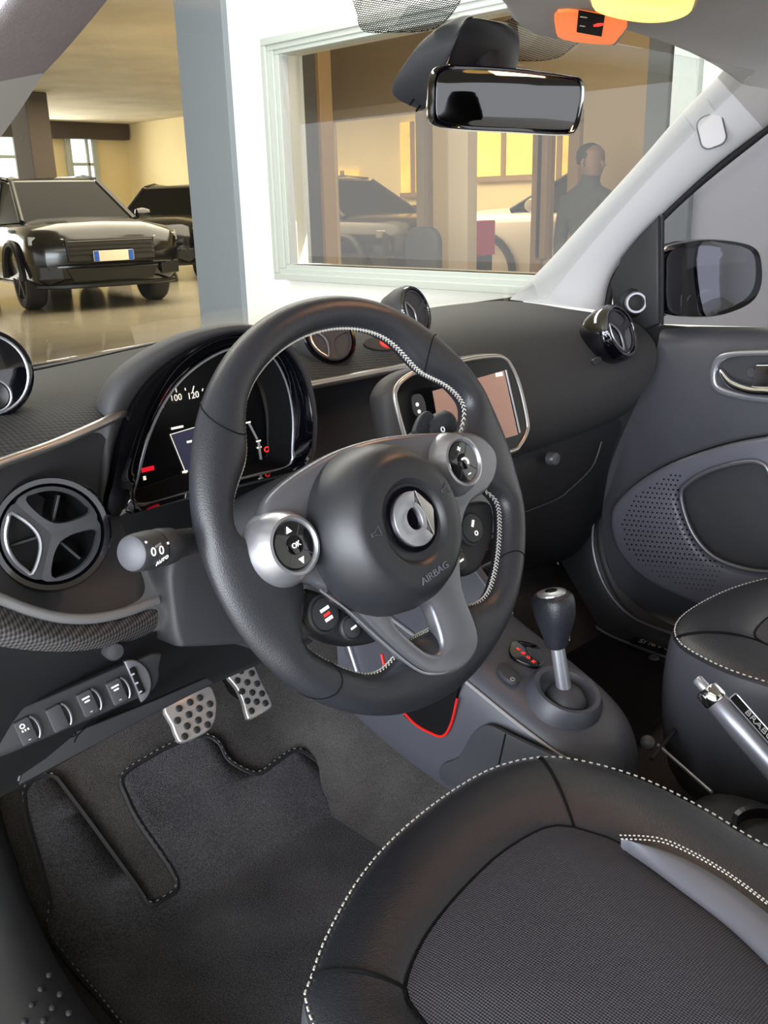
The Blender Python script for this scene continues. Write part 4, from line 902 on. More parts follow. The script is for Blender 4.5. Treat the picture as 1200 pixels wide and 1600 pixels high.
# ================================================================== CENTRE CONSOLE
cn = root('centre_console', (.33, .1, .12), 'grey centre console with gear lever ring and red lit pocket', 'console')
def ztop(y): return .255+.36*(y+.05)
secs = []
for y, a, b, dz, zb in ((.34, .235, .43, .0, .17), (.22, .238, .425, 0, .13), (.12, .243, .42, 0, .115), (.05, .245, .42, 0, .11), (-.01, .25, .415, 0, .11), (-.045, .262, .40, -.004, .115), (-.066, .285, .378, -.016, .12), (-.073, .31, .352, -.05, .13)):
    z = ztop(y)+dz; c = (a+b)/2
    secs.append([V((a+.012, y, zb)), V((a, y, zb+.03)), V((a, y, z-.045)), V((a+.012, y, z-.012)), V((a+.035, y, z)), V((c, y, z+.003)), V((b-.035, y, z)), V((b-.012, y, z-.012)), V((b, y, z-.045)), V((b, y, zb+.03)), V((b-.012, y, zb))])
grid('console_body', secs, 'mid_grey', cn, sub=2)
vs = [s_[0] for s_ in secs]
tube('edge_highlight', cr([s_[3]+V((-.004, 0, -.008)) for s_ in secs[1:6]], 4), .0022, 'silver_paint', cn, n=6)  # silver tube paints the highlight along the console's upper edge
tp = frame_at((.33, .02, ztop(.02)+.004), (0, -.34, 1), up=(0, 1, 0))
o = AP(882, 1088, tp[0], tp[3])
lathe('gear_ring', [(.050, -.012), (.048, .004), (.042, .013), (.036, .012), (.031, .002), (.028, -.012)], o, tp[3], 'mid_grey', cn, seg=48, caps=(False, False))
lathe('gear_gate', [(.031, -.004), (.001, -.005)], o, tp[3], 'deep_black', cn, seg=36)
gd = plate('gear_display', [sm2(trace([(795, 1014), (804, 1004), (832, 1009), (845, 1019), (849, 1035), (838, 1045), (812, 1037), (797, 1026)], tp), 3)], (tp[0]+tp[3]*.001, *tp[1:]), .006, 'gloss_black', cn, bevel=.001)
for i, ch in enumerate('RNDM'):
    q = AP(810+i*8.0, 1014+i*6.6, tp[0]+tp[3]*.0046, tp[3]); text('gear_letter', ch, (q, tp[1], tp[2], tp[3]), .0068, 'mark_red', gd)
bs = plate('drive_mode_button', [sm2(trace([(776, 1046), (786, 1039), (802, 1050), (812, 1065), (802, 1070), (788, 1062)], tp), 3)], (tp[0]+tp[3]*.001, *tp[1:]), .006, 'soft_black', cn, bevel=.001)
q = AP(801, 1061, tp[0]+tp[3]*.0046, tp[3]); plate('button_mark', [circ(.0032, n=16), circ(.0022, n=16)], (q, *tp[1:]), .0006, 'mark_grey', bs, bevel=0)
FP = (V((.2425, 0, 0)), V((0, -1, 0)), V((0, 0, 1)), V((-1, 0, 0)))
pkt = [(628, 1108), (640, 1075), (714, 1060), (714, 1090), (706, 1128), (692, 1149), (668, 1143), (645, 1128)]
pp = plate('pocket', [sm2(trace(pkt, FP), 4)], FP, .006, 'deep_black', cn, bevel=.001)
tube('red_light_line', cr([AX(a, b, .2385) for a, b in ((628, 1110), (648, 1131), (672, 1145), (692, 1150), (705, 1130), (714, 1092))], 5), .0017, 'red_line', pp, n=6)
side = [(590, 1118), (640, 1066), (740, 1045), (820, 1120), (880, 1180), (800, 1150), (762, 1131), (742, 1142), (722, 1180), (692, 1192), (650, 1178)]
FL2 = (V((.2405, 0, 0)), *FP[1:])
lpn = plate('lower_panel', [sm2(trace([(690, 1196), (718, 1182), (738, 1148), (755, 1134), (772, 1134), (820, 1158), (884, 1186), (925, 1200), (920, 1230), (800, 1240), (700, 1225)], FL2), 3)], FL2, .006, 'soft_black', cn, bevel=.001)
tube('panel_seam', [AX(a, b, .2372) for a, b in ((790, 1147), (776, 1210))], .0011, 'deep_black', lpn, n=6)
# upright side of the stack
FS = (V((.232, 0, 0)), *FP[1:])
stk = [(536, 1000), (540, 930), (600, 860), (720, 850), (800, 960), (742, 1048), (680, 1062), (600, 1078), (565, 1064)]
ss = plate('stack_side', [trace(stk, FS)], FS, .012, 'mid_grey', cn, bevel=.003)
tube('stack_edge', [AX(a, b, .224) for a, b in ((542, 1000), (562, 1062))], .0035, 'satin_silver', ss, n=8)
tube('stack_edge', [AX(a, b, .224) for a, b in ((606, 962), (672, 1012))], .003, 'satin_silver', ss, n=8)
tube('stack_edge', [AX(a, b, .224) for a, b in ((618, 958), (632, 940))], .003, 'satin_silver', ss, n=8)
tube('stack_light', [AX(a, b, .224) for a, b in ((596, 1022), (604, 1058))], .002, 'red_line', ss, n=6)
# heater panel behind the wheel
FHV = frame_at(AY(745, 830, .20), (-.1, -1, .15))
hv = root('heater_panel', FHV[0]-V((0, 0, .09)), 'black heater control panel with small red symbols behind the wheel', 'control panel')
plate('panel_face', [trace([(660, 740), (772, 730), (790, 800), (785, 900), (750, 960), (690, 930), (660, 860)], FHV)], FHV, .03, 'gloss_black', hv, bevel=.004)
for x0, y0, x1, y1 in ((752, 822, 780, 809), (740, 852, 780, 834), (735, 895, 780, 872)):
    a_, b_ = AP(x0, y0, FHV[0]+FHV[3]*.017, FHV[3]), AP(x1, y1, FHV[0]+FHV[3]*.017, FHV[3]); tube('panel_slat', [a_, b_], .0022, 'satin_dark', hv, n=6)
for px, py in ((757, 840), (764, 837), (752, 862), (737, 871), (760, 858), (753, 815)):
    q = AP(px, py, FHV[0]+FHV[3]*.0165, FHV[3]); obox('red_symbol', q, (FHV[1], FHV[2], FHV[3]), (.0042, .0028, .001), 'mark_red', hv, bevel=0)
# gear lever
B0 = AP(884, 1094, tp[0], tp[3]); T0 = AX(858, 926, B0.x-.004)
t = root('gear_lever', B0, 'black leather gear lever with chrome stem on the centre console', 'gear lever')
lathe('boot_ball', [(.027, -.010), (.026, .004), (.018, .014), (.008, .018), (.001, .019)], B0, tp[3], 'soft_black', t, seg=32)
axl = (T0-B0); Ln = axl.length; axd = axl.normalized()
tube('stem', [B0+axd*.01, B0+axd*(Ln*.60)], [.0095, .0085], 'satin_silver', t, n=16)
u = V((1, -.15, 0)); u = (u-axd*u.dot(axd)).normalized(); v = axd.cross(u); rings = []
for s_, a, b, off in ((.50, .0105, .0105, 0), (.52, .0125, .0125, 0), (.60, .014, .015, .001), (.70, .0175, .020, .003), (.80, .0205, .024, .004), (.90, .0215, .026, .004), (.96, .021, .025, .004), (.995, .018, .021, .004), (1.0, .012, .015, .004)):
    c = B0+axd*(Ln*s_)-v*off
    rings.append([c+u*(a*(abs(cos(q))**.7)*(1 if cos(q) > 0 else -1))+v*(b*(abs(sin(q))**.7)*(1 if sin(q) > 0 else -1)) for q in [2*pi*i/28 for i in range(28)]])
kb = loft('knob', rings, 'seat_leather', t, caps=(True, True), sharp=60)
cap = B0+axd*(Ln*1.0)-v*.004
lathe('knob_cap', [(.0185, -.004), (.0175, .0012), (.0125, .003), (.001, .0034)], cap, axd, 'satin_silver', t, seg=28, up=v)
lathe('cap_inlay', [(.008, .003), (.007, .004), (.001, .0042)], cap, axd, 'gloss_black', t, seg=24, up=v)
st = []
for i in range(16):
    for k_ in (-1, 1):
        s_ = .54+.40*i/15; w_ = .0125+(.0215-.0125)*min(1, (s_-.52)/.3)
        c = B0+axd*(Ln*s_)+u*(w_*.93)-v*(.006+.0016*k_+.003*s_); st.append(tube_data([c, c+axd*.0035], .0009, n=4))
vs, fs = merge(st); tag(mk('knob_stitching', vs, fs, 'stitch', kb), kind='stuff')
# ================================================================== SEATS
ZS = .315
of = [AZ(a, b, ZS) for a, b in ((478, 1600), (488, 1540), (510, 1480), (560, 1390), (620, 1320), (700, 1255), (770, 1215), (840, 1198), (900, 1202), (1000, 1230), (1100, 1280), (1200, 1340))]
inn = [AZ(a, b, ZS+.012) for a, b in ((645, 1570), (635, 1530), (665, 1460), (720, 1390), (790, 1325), (865, 1287), (930, 1300), (975, 1318), (1060, 1380), (1130, 1430), (1200, 1495))]
O_out = [(-.262, -.56), (-.268, -.40), (-.265, -.25)]+[(p_.x, p_.y) for p_ in of]+[(of[-1].x+.004, -.42), (of[-1].x, -.56)]
O_in = [(-.17, -.545), (-.192, -.40), (-.192, -.28)]+[(p_.x, p_.y) for p_ in inn]+[(.0, -.45), (-.01, -.545)]
NS = 96; SCn = (-.055, -.33)
PO = polar([(p_[0], p_[1]) for p_ in sm2(O_out, 5)], SCn, NS); PI_ = polar([(p_[0], p_[1]) for p_ in sm2(O_in, 5)], SCn, NS)
def seat(label, off, mirror=False):
    ov = V(off); t = root('seat_assembly', V((SCn[0], SCn[1], .08))+ov if not mirror else V((-SCn[0]+off[0], SCn[1]+off[1], .08+off[2])), label, 'seat')
    def M_(p_): return V((-p_.x if mirror else p_.x, p_.y, p_.z))+ov
    def rg(f_, z, dz=0): # f: 0 outer .. 1 inner, negative = outside
        return [M_(V((o_[0]+(i_[0]-o_[0])*f_, o_[1]+(i_[1]-o_[1])*f_, z))) for o_, i_ in zip(PO, PI_)]
    loft('cushion_base', [rg(.25, .10), rg(.05, .12), rg(-.07, .20), rg(-.09, .26), rg(-.04, ZS-.002), rg(.0, ZS+.0075)], 'mid_grey', t, sub=1)
    loft('leather_border', [rg(-.005, ZS+.006), rg(.03, ZS+.0125), rg(.12, ZS+.0175), rg(.35, ZS+.0215), rg(.62, ZS+.021), rg(.86, ZS+.015), rg(1.0, ZS+.0085), rg(1.03, ZS+.004)], 'seat_leather', t, sub=1)
    cz = [M_(V((SCn[0]+(i_[0]-SCn[0])*k, SCn[1]+(i_[1]-SCn[1])*k, ZS+.010+.016*(1-k**3)))) for k in (1.02, .95, .85, .7, .45, .2, .02) for i_ in PI_]
    n = len(PI_); loft('mesh_insert', [cz[i*n:(i+1)*n] for i in range(7)], 'seat_mesh', t, caps=(False, True), sub=1)
    tube('insert_seam', rg(1.0, ZS+.0092), .0018, 'deep_black', t, closed=True, n=6)
    st = []; lp_ = resample(rg(.022, ZS+.0132), 460, True)
    for i in range(0, 460, 2): st.append(tube_data([lp_[i], lp_[(i+1) % 460].lerp(lp_[i], .05)], .0009, n=5))
    vs, fs = merge(st); tag(mk('stitching', vs, fs, 'stitch', t), kind='stuff')
    def seam(i):
        o_, i_ = PO[i], PI_[i]; pts = []
        for f_, z in ((.01, .0095), (.03, .0127), (.12, .0177), (.35, .0217), (.62, .0212), (.86, .0152), (1.0, .009)): pts.append(M_(V((o_[0]+(i_[0]-o_[0])*f_, o_[1]+(i_[1]-o_[1])*f_, ZS+z))))
        tube('seam', cr(pts, 3), .0014, 'deep_black', t, n=6)
    for px, py in ((840, 1200), (488, 1548)):
        q = AZ(px, py, ZS); a = atan2(q.y-SCn[1], q.x-SCn[0]) % (2*pi); seam(int(round(a/(2*pi)*NS)) % NS)
    # backrest with built-in head restraint (behind the camera's view)
    bx = -SCn[0] if mirror else SCn[0]
    secs = []
    for s_, w_, th in ((0, .20, .09), (.1, .225, .11), (.25, .235, .10), (.42, .225, .09), (.55, .19, .085), (.62, .14, .085), (.72, .12, .08), (.80, .10, .06), (.83, .05, .03)):
        c = V((bx, -.60-.22*s_, .36+s_*.72))+V((off[0], off[1], off[2]))
        secs.append([c+V((w_*cos(q), th*.6*sin(q), 0)) for q in [2*pi*i/20 for i in range(20)]])
    loft('backrest', secs, 'seat_leather', t, caps=(True, True), sub=1)
    lathe('seat_rail_base', [(.15, -.02), (.16, .0), (.14, .05)], V((bx+off[0], -.35+off[1], .05)), (0, 0, 1), 'deep_black', t, seg=24)
    return t
ds = seat('driver seat with black leather border, white stitching and dark mesh centre', (0, 0, 0))
# pale side panel of the driver seat with double seam
il = [AZ(a, b, ZS+.020) for a, b in ((972, 1318), (1015, 1345), (1060, 1380), (1130, 1430), (1200, 1495), (1260, 1560))]; ol = [AZ(a, b, ZS+.025) for a, b in ((970, 1316), (1030, 1320), (1080, 1340), (1140, 1375), (1200, 1420), (1260, 1470))]
a_ = resample(il, 8); b_ = resample(ol, 8)
grid('side_panel', [[p_-V((0, 0, .006)), p_, p_.lerp(q_, .5)+V((0, 0, .007)), q_, q_-V((0, 0, .01))] for p_, q_ in zip(a_, b_)], 'panel_grey', ds, sub=2)
for d in (0, .005):
    lp_ = resample([q_+V((d*.7, d*.7, .0035)) for q_ in cr(ol, 4)], 90); st = [tube_data([lp_[i], lp_[i+1].lerp(lp_[i], .05)], .0006, n=5) for i in range(0, 89, 2)]
    vs, fs = merge(st); tag(mk('panel_stitching', vs, fs, 'stitch', ds), kind='stuff')
ps = seat('passenger seat with black leather border seen beyond the parking brake', (.635, .045, -.012), mirror=True)
# ---- parking brake between the seats
t = root('parking_brake', (.33, -.32, .16), 'silver and black parking brake lever with lettered plate beside the passenger seat', 'brake lever')
P0, P1 = AX(1106, 1080, .325), AX(1290, 1290, .325); ax3 = (P1-P0).normalized()
u = V((1, 0, 0)); v = ax3.cross(u)
if v.z < 0: v = -v
def sec(s_, a, b): c = P0+ax3*s_; return [c+u*(a*cos(q))+v*(b*sin(q)) for q in [2*pi*i/20 for i in range(20)]]
Lh = (P1-P0).length
loft('grip', [sec(0, .008, .009), sec(.004, .0115, .0125), sec(.05, .0135, .0145), sec(.12, .014, .015), sec(Lh, .012, .013)], 'satin_dark', t, caps=(True, True), sharp=60)
loft('tip_band', [sec(-.004, .010, .011), sec(-.002, .0125, .0135), sec(.012, .013, .014), sec(.014, .012, .013)], 'chrome', t, caps=(True, True), sharp=60)
loft('release_button', [sec(-.018, .004, .004), sec(-.016, .006, .006), sec(-.002, .006, .006)], 'satin_silver', t, caps=(True, True), sharp=60)
o = P0+ax3*.075+v*.0165+u*.004; bp_ = plate('name_plate', [rr(.11, .014, .003)], (o, ax3, -u if (ax3.cross(-u)).dot(v) > 0 else u, v), .002, 'deep_black', t, bevel=.0004)
text('plate_lettering', 'BRABUS', (o+v*.0012-ax3*.014, ax3, v.cross(ax3), v), .0125, 'mark_grey', bp_)
lp_ = [o+ax3*a+v.cross(ax3)*b+v*.001 for a, b in rr(.112, .0155, .003)]; tube('plate_outline', lp_, .0007, 'satin_silver', bp_, closed=True, n=5)
tube('lever_arm', [P1-ax3*.01, V((.325, P1.y-.05, .20))], [.010, .009], 'dark_plastic', t, n=12)
lathe('lever_boot', [(.030, -.004), (.026, .008), (.014, .026), (.011, .034)], V((.325, P1.y-.045, .207)), (0, .4, 1), 'rubber', t, seg=24)
# ---- rear part of the tunnel console with cup holder
rc = root('rear_console', (.30, -.32, .12), 'black tunnel console with cup holder between the seats', 'console')
secs = []
for y, a, b, z in ((-.125, .235, .40, .15), (-.14, .215, .42, .195), (-.25, .205, .42, .205), (-.40, .205, .42, .21), (-.6, .205, .42, .21)):
    secs.append([V((a, y, .10)), V((a, y, z-.02)), V((a+.015, y, z)), V(((a+b)/2, y, z+.002)), V((b-.015, y, z)), V((b, y, z-.02)), V((b, y, .10))])
grid('console_shell', secs, 'dark_plastic', rc, sub=2)
q = AZ(1205, 1300, .21); lathe('cup_ring', [(.034, -.03), (.036, .004), (.041, .006), (.043, .0), (.043, -.01)], q, (0, 0, 1), 'gloss_black', rc, seg=36, caps=(True, False))
# seat adjuster bar and pouch edge
t = root('seat_adjuster', AZ(1020, 1200, .12), 'thin metal seat adjuster rod under the passenger seat edge', 'rod')
tube('rod', [AZ(1028, 1164, .2), AZ(1112, 1238, .2)], .0022, 'satin_silver', t, n=8)
lathe('handle_cap', [(.009, -.01), (.010, .0), (.009, .008), (.004, .011)], AZ(1012, 1160, .2), (ray(1012, 1160)*-1), 'mid_grey', t, seg=16)
tube('cross_rod', [AZ(1056, 1140, .2), AZ(1018, 1186, .2)], .003, 'dark_plastic', t, n=8)
# ================================================================== INSTRUMENT CLUSTER
cl = root('instrument_cluster', (0, .25, .60), 'black half-round instrument cluster under a grey hood behind the wheel', 'gauge')
inn = [(213, 788), (218, 735), (236, 672), (266, 614), (305, 574), (350, 548), (390, 541), (425, 556), (448, 598), (458, 650), (457, 700), (452, 728), (400, 742), (300, 768)]
out = [(176, 806), (180, 742), (192, 682), (215, 628), (250, 584), (300, 548), (350, 527), (395, 521), (438, 540), (470, 582), (487, 640), (487, 690), (476, 728), (400, 750), (290, 778)]
hood = [(163, 806), (162, 740), (163, 670), (178, 606), (222, 562), (284, 528), (345, 511), (395, 508), (445, 525), (480, 572), (496, 635), (496, 690), (482, 732), (400, 756), (280, 784)]
N_ = 72
def rg(pix, y, k=4): return resample(cr([AY(a, b, y) for a, b in pix], k, True), N_, True)
def align(base, ring):
    i = min(range(len(ring)), key=lambda q: (ring[q]-base[0]).length); return ring[i:]+ring[:i]
r0 = rg(inn, .232); r1 = align(r0, rg(inn, .205)); r2 = align(r0, rg(out, .182)); r3 = align(r0, rg(hood, .186))
c_ = sum(r3, V((0, 0, 0)))/N_
r1b = [p_+(c_-p_).normalized()*.012+V((0, .03, 0)) for p_ in r1]
r4 = [p_+V((0, .022, .001))+(p_-c_)*.01 for p_ in r3]; r5 = [p_+V((0.006, .045, -.008))-(p_-c_)*.05 for p_ in r3]; r6 = [p_+V((.02, .09, -.03))-(p_-c_)*.18 for p_ in r3]
loft('gloss_band', [r1, [a.lerp(b, .5)+V((0, -.003, 0)) for a, b in zip(r1, r2)], r2, [p_+V((0, .012, 0)) for p_ in r2]], 'gloss_black', cl, sharp=60)
loft('hood', [[p_+V((0, .01, 0)) for p_ in r2], [a.lerp(b, .6)+V((0, -.002, 0)) for a, b in zip(r2, r3)], r3, r4, r5, r6], 'dash_grey', cl, sub=1)
tube('silver_ring', r1[:], .0016, 'satin_silver', cl, closed=True, n=6)
loft('inner_wall', [r1, r1b], 'deep_black', cl, sharp=0)
fcl = frame_at(c_+V((0, .055, 0)), (0, -1, .08))
fa = plate('dial_face', [[((p_-fcl[0]).dot(fcl[1]), (p_-fcl[0]).dot(fcl[2])) for p_ in r1b]], fcl, .004, 'screen_dark', cl, bevel=0)
def onf(px, py, l=.0026): return AP(px, py, fcl[0]+fcl[3]*l, fcl[3])
def ftext(name, s, px, py, px2, py2, size, m):
    o = onf(px, py); u = (onf(px2, py2)-o).normalized(); text(name, s, (o, u, fcl[3].cross(u), fcl[3]), size, m, fa, depth=.0004)
ftext('dial_number', '80', 250, 634, 275, 627, .0095, 'dial_white'); ftext('dial_number', '100', 275, 622, 302, 616, .0095, 'dial_white'); ftext('dial_number', '120', 302, 618, 330, 612, .0095, 'dial_white')
for a, b, c, d in ((274, 604, 276, 613), (303, 603, 301, 612), (289, 606, 290, 610), (317, 607, 316, 611), (258, 612, 261, 617)): tube('dial_tick', [onf(a, b), onf(c, d)], .0006, 'dial_white', fa, n=5)
scr = [(266, 679), (330, 660), (352, 728), (291, 741)]
plate('info_screen', [[((onf(a, b)-fcl[0]).dot(fcl[1]), (onf(a, b)-fcl[0]).dot(fcl[2])) for a, b in scr]], (fcl[0]+fcl[3]*.0026, *fcl[1:]), .0006, mat('info_panel', (30, 30, 42), .3, emit=(60, 60, 84), estr=.35) and 'info_panel', fa, bevel=0)
tube('screen_outline', [onf(a, b, .0032) for a, b in scr], .0006, 'dial_white', fa, closed=True, n=5)
for a, b, w_ in ((277, 668, .014), (289, 737, .006), (296, 690, .006)): obox('screen_mark', onf(a, b, .0034), (fcl[1], fcl[2], fcl[3]), (w_, .0022, .0006), 'dial_white', fa, bevel=0)
tube('fuel_bar', [onf(389, 661), onf(402, 686)], .0014, 'mark_grey', fa, n=5); tube('fuel_bar', [onf(404, 690), onf(409, 726)], .0016, 'mark_grey', fa, n=5)
for a, b in ((388, 660), (404, 689), (405, 699)): obox('fuel_mark', onf(a, b, .0032), (fcl[1], fcl[2], fcl[3]), (.006, .0016, .0006), 'dial_white', fa, bevel=0)
o = onf(417, 702); plate('engine_light', [circ(.0038, n=12, ry=.0032), circ(.0026, n=12, ry=.002)], (o, *fcl[1:]), .0006, 'mark_red', fa, bevel=0)
obox('red_telltale', onf(231, 733), (fcl[1], fcl[2], fcl[3]), (.014, .0045, .0006), 'red_glow', fa, bevel=0); obox('telltale_mark', onf(226, 747), (fcl[1], fcl[2], fcl[3]), (.003, .004, .0006), 'dial_white', fa, bevel=0)
# ================================================================== INFOTAINMENT SCREEN
fs_ = frame_at(AY(715, 632, .192), (-.12, -.97, .22))
t = root('touch_screen', fs_[0]-V((0, 0, .06)), 'free-standing touch screen with silver rim and tan display behind the wheel', 'screen')
sho = [(601, 632), (602, 611), (616, 590), (645, 574), (725, 556), (770, 550), (790, 554), (802, 566), (817, 598), (831, 655), (831, 676), (823, 696), (808, 713), (740, 728), (640, 735), (613, 700)]
rim = [(617, 628), (618, 607), (632, 591), (656, 580), (725, 563), (768, 557), (786, 560), (797, 572), (810, 602), (822, 656), (822, 674), (812, 694), (798, 705), (740, 716), (650, 725), (634, 690)]
SO = sm2(trace(sho, fs_), 4); RO = sm2(trace(rim, fs_), 4)
P_ = lambda L_, d: [fs_[0]+fs_[1]*a+fs_[2]*b+fs_[3]*d for a, b in L_]
cc = sum(P_(SO, 0), V((0, 0, 0)))/len(SO)
loft('shell', [P_(RO, .001), [a.lerp(b, .7)+fs_[3]*-.003 for a, b in zip(P_(RO, 0), P_(SO, 0))], P_(SO, -.012), P_(SO, -.035), [cc+(p_-cc)*.85-fs_[3]*.05 for p_ in P_(SO, 0)]], 'dash_grey', t, caps=(False, True), sub=1)
plate('glass_face', [RO], fs_, .004, 'screen_black', t, bevel=.0005)
tube('silver_rim', P_(RO, .001), .0032, 'trim_silver', t, closed=True, n=8)
f1 = (fs_[0]+fs_[3]*.0026, *fs_[1:])
dsp = plate('display', [trace([(676, 611), (787, 579), (809, 679), (694, 714)], f1)], f1, .0012, 'screen_tan', t, bevel=0)
tube('display_edge', [AP(a, b, f1[0]+f1[3]*.001, f1[3]) for a, b in ((790, 578), (812, 676))], .0014, 'satin_silver', t, n=6)
obox('display_icon', AP(780, 585, f1[0]+f1[3]*.001, f1[3]), fs_[1:], (.012, .005, .0006), 'dial_white', dsp, bevel=0)
kp_ = plate('key_pad', [sm2(trace([(643, 624), (646, 617), (656, 616), (662, 625), (665, 640), (660, 650), (650, 650), (645, 640)], f1), 3)], f1, .003, 'soft_black', t, bevel=.0006)
for a, b in ((652, 632), (655, 643)):
    plate('key_symbol', [circ(.0024, n=12)], (AP(a, b, f1[0]+f1[3]*.002, f1[3]), *f1[1:]), .0006, 'mark_white', kp_, bevel=0)
for a, b in (((602, 628), (616, 621)), ((604, 660), (622, 655))): tube('shell_groove', [AP(a[0], a[1], fs_[0]-fs_[3]*.008, fs_[3]), AP(b[0], b[1], fs_[0]-fs_[3]*.002, fs_[3])], .0008, 'deep_black', t, n=5)
# ================================================================== STEERING COLUMN, STALKS
TAU = radians(22); ROT = radians(10); WH = V((0, 0, .62))
wn = V((0, -cos(TAU), sin(TAU))); u0 = V((1, 0, 0)); w0 = wn.cross(u0); wu = u0*cos(ROT)+w0*sin(ROT); ww = w0*cos(ROT)-u0*sin(ROT)
WO = AP(597, 781, WH-wn*.030, wn); KW = (WO-CAM).length/(WH-CAM).length
def SH(a, b, c=0): return WH+wu*a+ww*b+wn*c
def S(a, b, c=0): return WO+wu*a+ww*b+wn*c
def S0(a, b, c=0): return WO+u0*a+w0*b+wn*c
sc_ = root('steering_column', S0(0, -.1, -.16), 'dark grey steering column shroud between wheel and dashboard', 'steering column')
rings = []
for c, a, bt, bb in ((-.035, .048, .042, .045), (-.05, .062, .050, .062), (-.09, .075, .052, .085), (-.14, .095, .046, .115), (-.19, .105, .04, .128), (-.22, .10, .03, .12)):
    rg_ = []
    for q in range(28):
        th = 2*pi*q/28; cs, sn = cos(th), sin(th); e = .65
        x = a*abs(cs)**e*(1 if cs > 0 else -1); z = (bt if sn > 0 else bb)*abs(sn)**e*(1 if sn > 0 else -1); rg_.append(S0(x, z, c))
    rings.append(rg_)
loft('shroud', rings, 'soft_black', sc_, caps=(True, True), sub=1)
fcv = frame_at(AY(340, 950, .135), (0, -1, .10))
cvo = sm2(trace([(262, 880), (305, 862), (430, 880), (440, 995), (400, 1004), (295, 1011), (276, 1005), (266, 960)], fcv), 4)
loft('lower_cover', [[fcv[0]+fcv[1]*(a*k_)+fcv[2]*(b*k_)+fcv[3]*h for a, b in cvo] for k_, h in ((.90, .004), (.97, .002), (1.0, -.006), (1.0, -.07), (.9, -.09))], 'soft_black', sc_, caps=(True, True), sharp=60)
lathe('hub_drum', [(.05, -.04), (.052, -.02), (.045, -.008)], S0(0, 0, 0), wn, 'deep_black', sc_, seg=32)
def stalk(label, pts, rads, mats_, name='control_stalk'):
    t = root(name, pts[0]-V((0, 0, .02)), label, 'stalk')
    return t
A_ = AY(206, 865, .030); B_ = AY(300, 845, .062); d = (B_-A_).normalized()
t = stalk('grey light stalk with white symbols to the left of the wheel', [A_], 0, 0)
L_ = (B_-A_).length
def ringset(prof, o, d, sx=1.0): 
    u, v, n = basis(d); return [[o+n*h+(u*cos(2*pi*i/32)*sx+v*sin(2*pi*i/32))*max(r, 1e-5) for i in range(32)] for r, h in prof]
loft('end_knob', ringset([(.0128, -.0005), (.0140, .0012), (.0148, .010), (.0152, .020), (.0150, .026)], A_, d), 'soft_black', t, caps=(True, True), sharp=50)
loft('end_cap', ringset([(.0005, -.0022), (.0100, -.0018), (.0126, -.0004), (.0128, .0008)], A_, d), 'mid_grey', t, caps=(True, True), sharp=50)
bar = loft('barrel', ringset([(.0135, .026), (.0148, .028), (.0152, .036), (.0142, .048), (.0118, .056), (.0112, .075), (.009, .10), (.008, .13)], A_, d), 'soft_black', t, caps=(True, True), sharp=50)
loft('ring_groove', ringset([(.0146, .0255), (.0146, .0275)], A_, d), 'deep_black', t, caps=(True, True))
def onbar(px, py):
    dd = ray(px, py); u, v, n = basis(d); # closest point on barrel surface facing camera
    best = None
    for i in range(120):
        for k in range(24):
            h = .0+.06*k/24; th = 2*pi*i/120; r = .0153; q = A_+n*h+(u*cos(th)+v*sin(th))*r; nn = u*cos(th)+v*sin(th)
            if nn.dot(CAM-q) < 0: continue
            e = (q-CAM).cross(dd).length
            if best is None or e < best[0]: best = (e, q, nn)
    return best[1], best[2]
for px, py, kind in ((240, 862, 'ring'), (252, 860, 'ring'), (248, 851, 'bar'), (224, 850, 'dot'), (262, 848, 'dot')):
    q, nn = onbar(px, py); f = frame_at(q+nn*.0004, nn)
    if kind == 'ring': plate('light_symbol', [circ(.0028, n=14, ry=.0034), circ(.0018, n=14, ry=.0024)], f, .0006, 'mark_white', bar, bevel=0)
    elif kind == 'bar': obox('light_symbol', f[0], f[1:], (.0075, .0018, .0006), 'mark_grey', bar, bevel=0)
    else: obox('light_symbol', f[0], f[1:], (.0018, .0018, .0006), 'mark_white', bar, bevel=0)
for px, py, s_ in ((252, 874, 'AUTO'),):
    q, nn = onbar(px, py); f = frame_at(q+nn*.0006, nn, roll=radians(8)); text('light_word', s_, f, .0050, 'mark_white', bar)
A2 = AY(706, 655, .085); d = (S0(.02, .02, -.10)-A2).normalized()
t = stalk('dark wiper stalk to the right of the wheel in front of the screen', [A2], 0, 0)
loft('end_knob', ringset([(.001, -.002), (.009, -.0005), (.0135, .004), (.0148, .014), (.0145, .03)], A2, d), 'soft_black', t, caps=(True, True), sharp=50)
loft('barrel', ringset([(.013, .03), (.0105, .04), (.009, .08), (.008, .12)], A2, d), 'dark_plastic', t, caps=(True, True), sharp=50)
q = AP(692, 671, A2+d*.012-wn*-.0145, wn); plate('wiper_symbol', [circ(.003, n=14), circ(.002, n=14)], (q, u0, w0, wn), .0006, 'mark_white', t, bevel=0)
# ================================================================== STEERING WHEEL
sw = root('steering_wheel', WO, 'black leather sports steering wheel with silver spokes and contrast stitching', 'steering wheel')
def bump(x, w_): return math.exp(-(x/w_)**4)
def adiff(a, b): return (a-b+pi) % (2*pi)-pi
def Ri(th):
    r = .1565
    for s in (0, 1):
        t_ = th if s == 0 else pi-th
        r -= .0155*math.exp(-(adiff(t_, radians(38))/radians(13))**2); r -= .003*bump(adiff(t_, radians(-50)), radians(30)); r -= .042*bump(adiff(t_, radians(-5.5)), radians(15))
    r -= .032*bump(adiff(th, radians(-93)), radians(25))
    return r*KW
RO_ = .1865*KW
def sect(th, ph, grow=0.0):
    ri = Ri(th); rc = (RO_+ri)/2; hw = (RO_-ri)/2+grow; ht = .0165+grow
    r = rc+hw*cos(ph); c = -.004+ht*sin(ph)
    return S(r*cos(th), r*sin(th), c)
NT = 200
rings = [[sect(2*pi*i/NT, 2*pi*j/24) for j in range(24)] for i in range(NT)]; rings.append(rings[0])
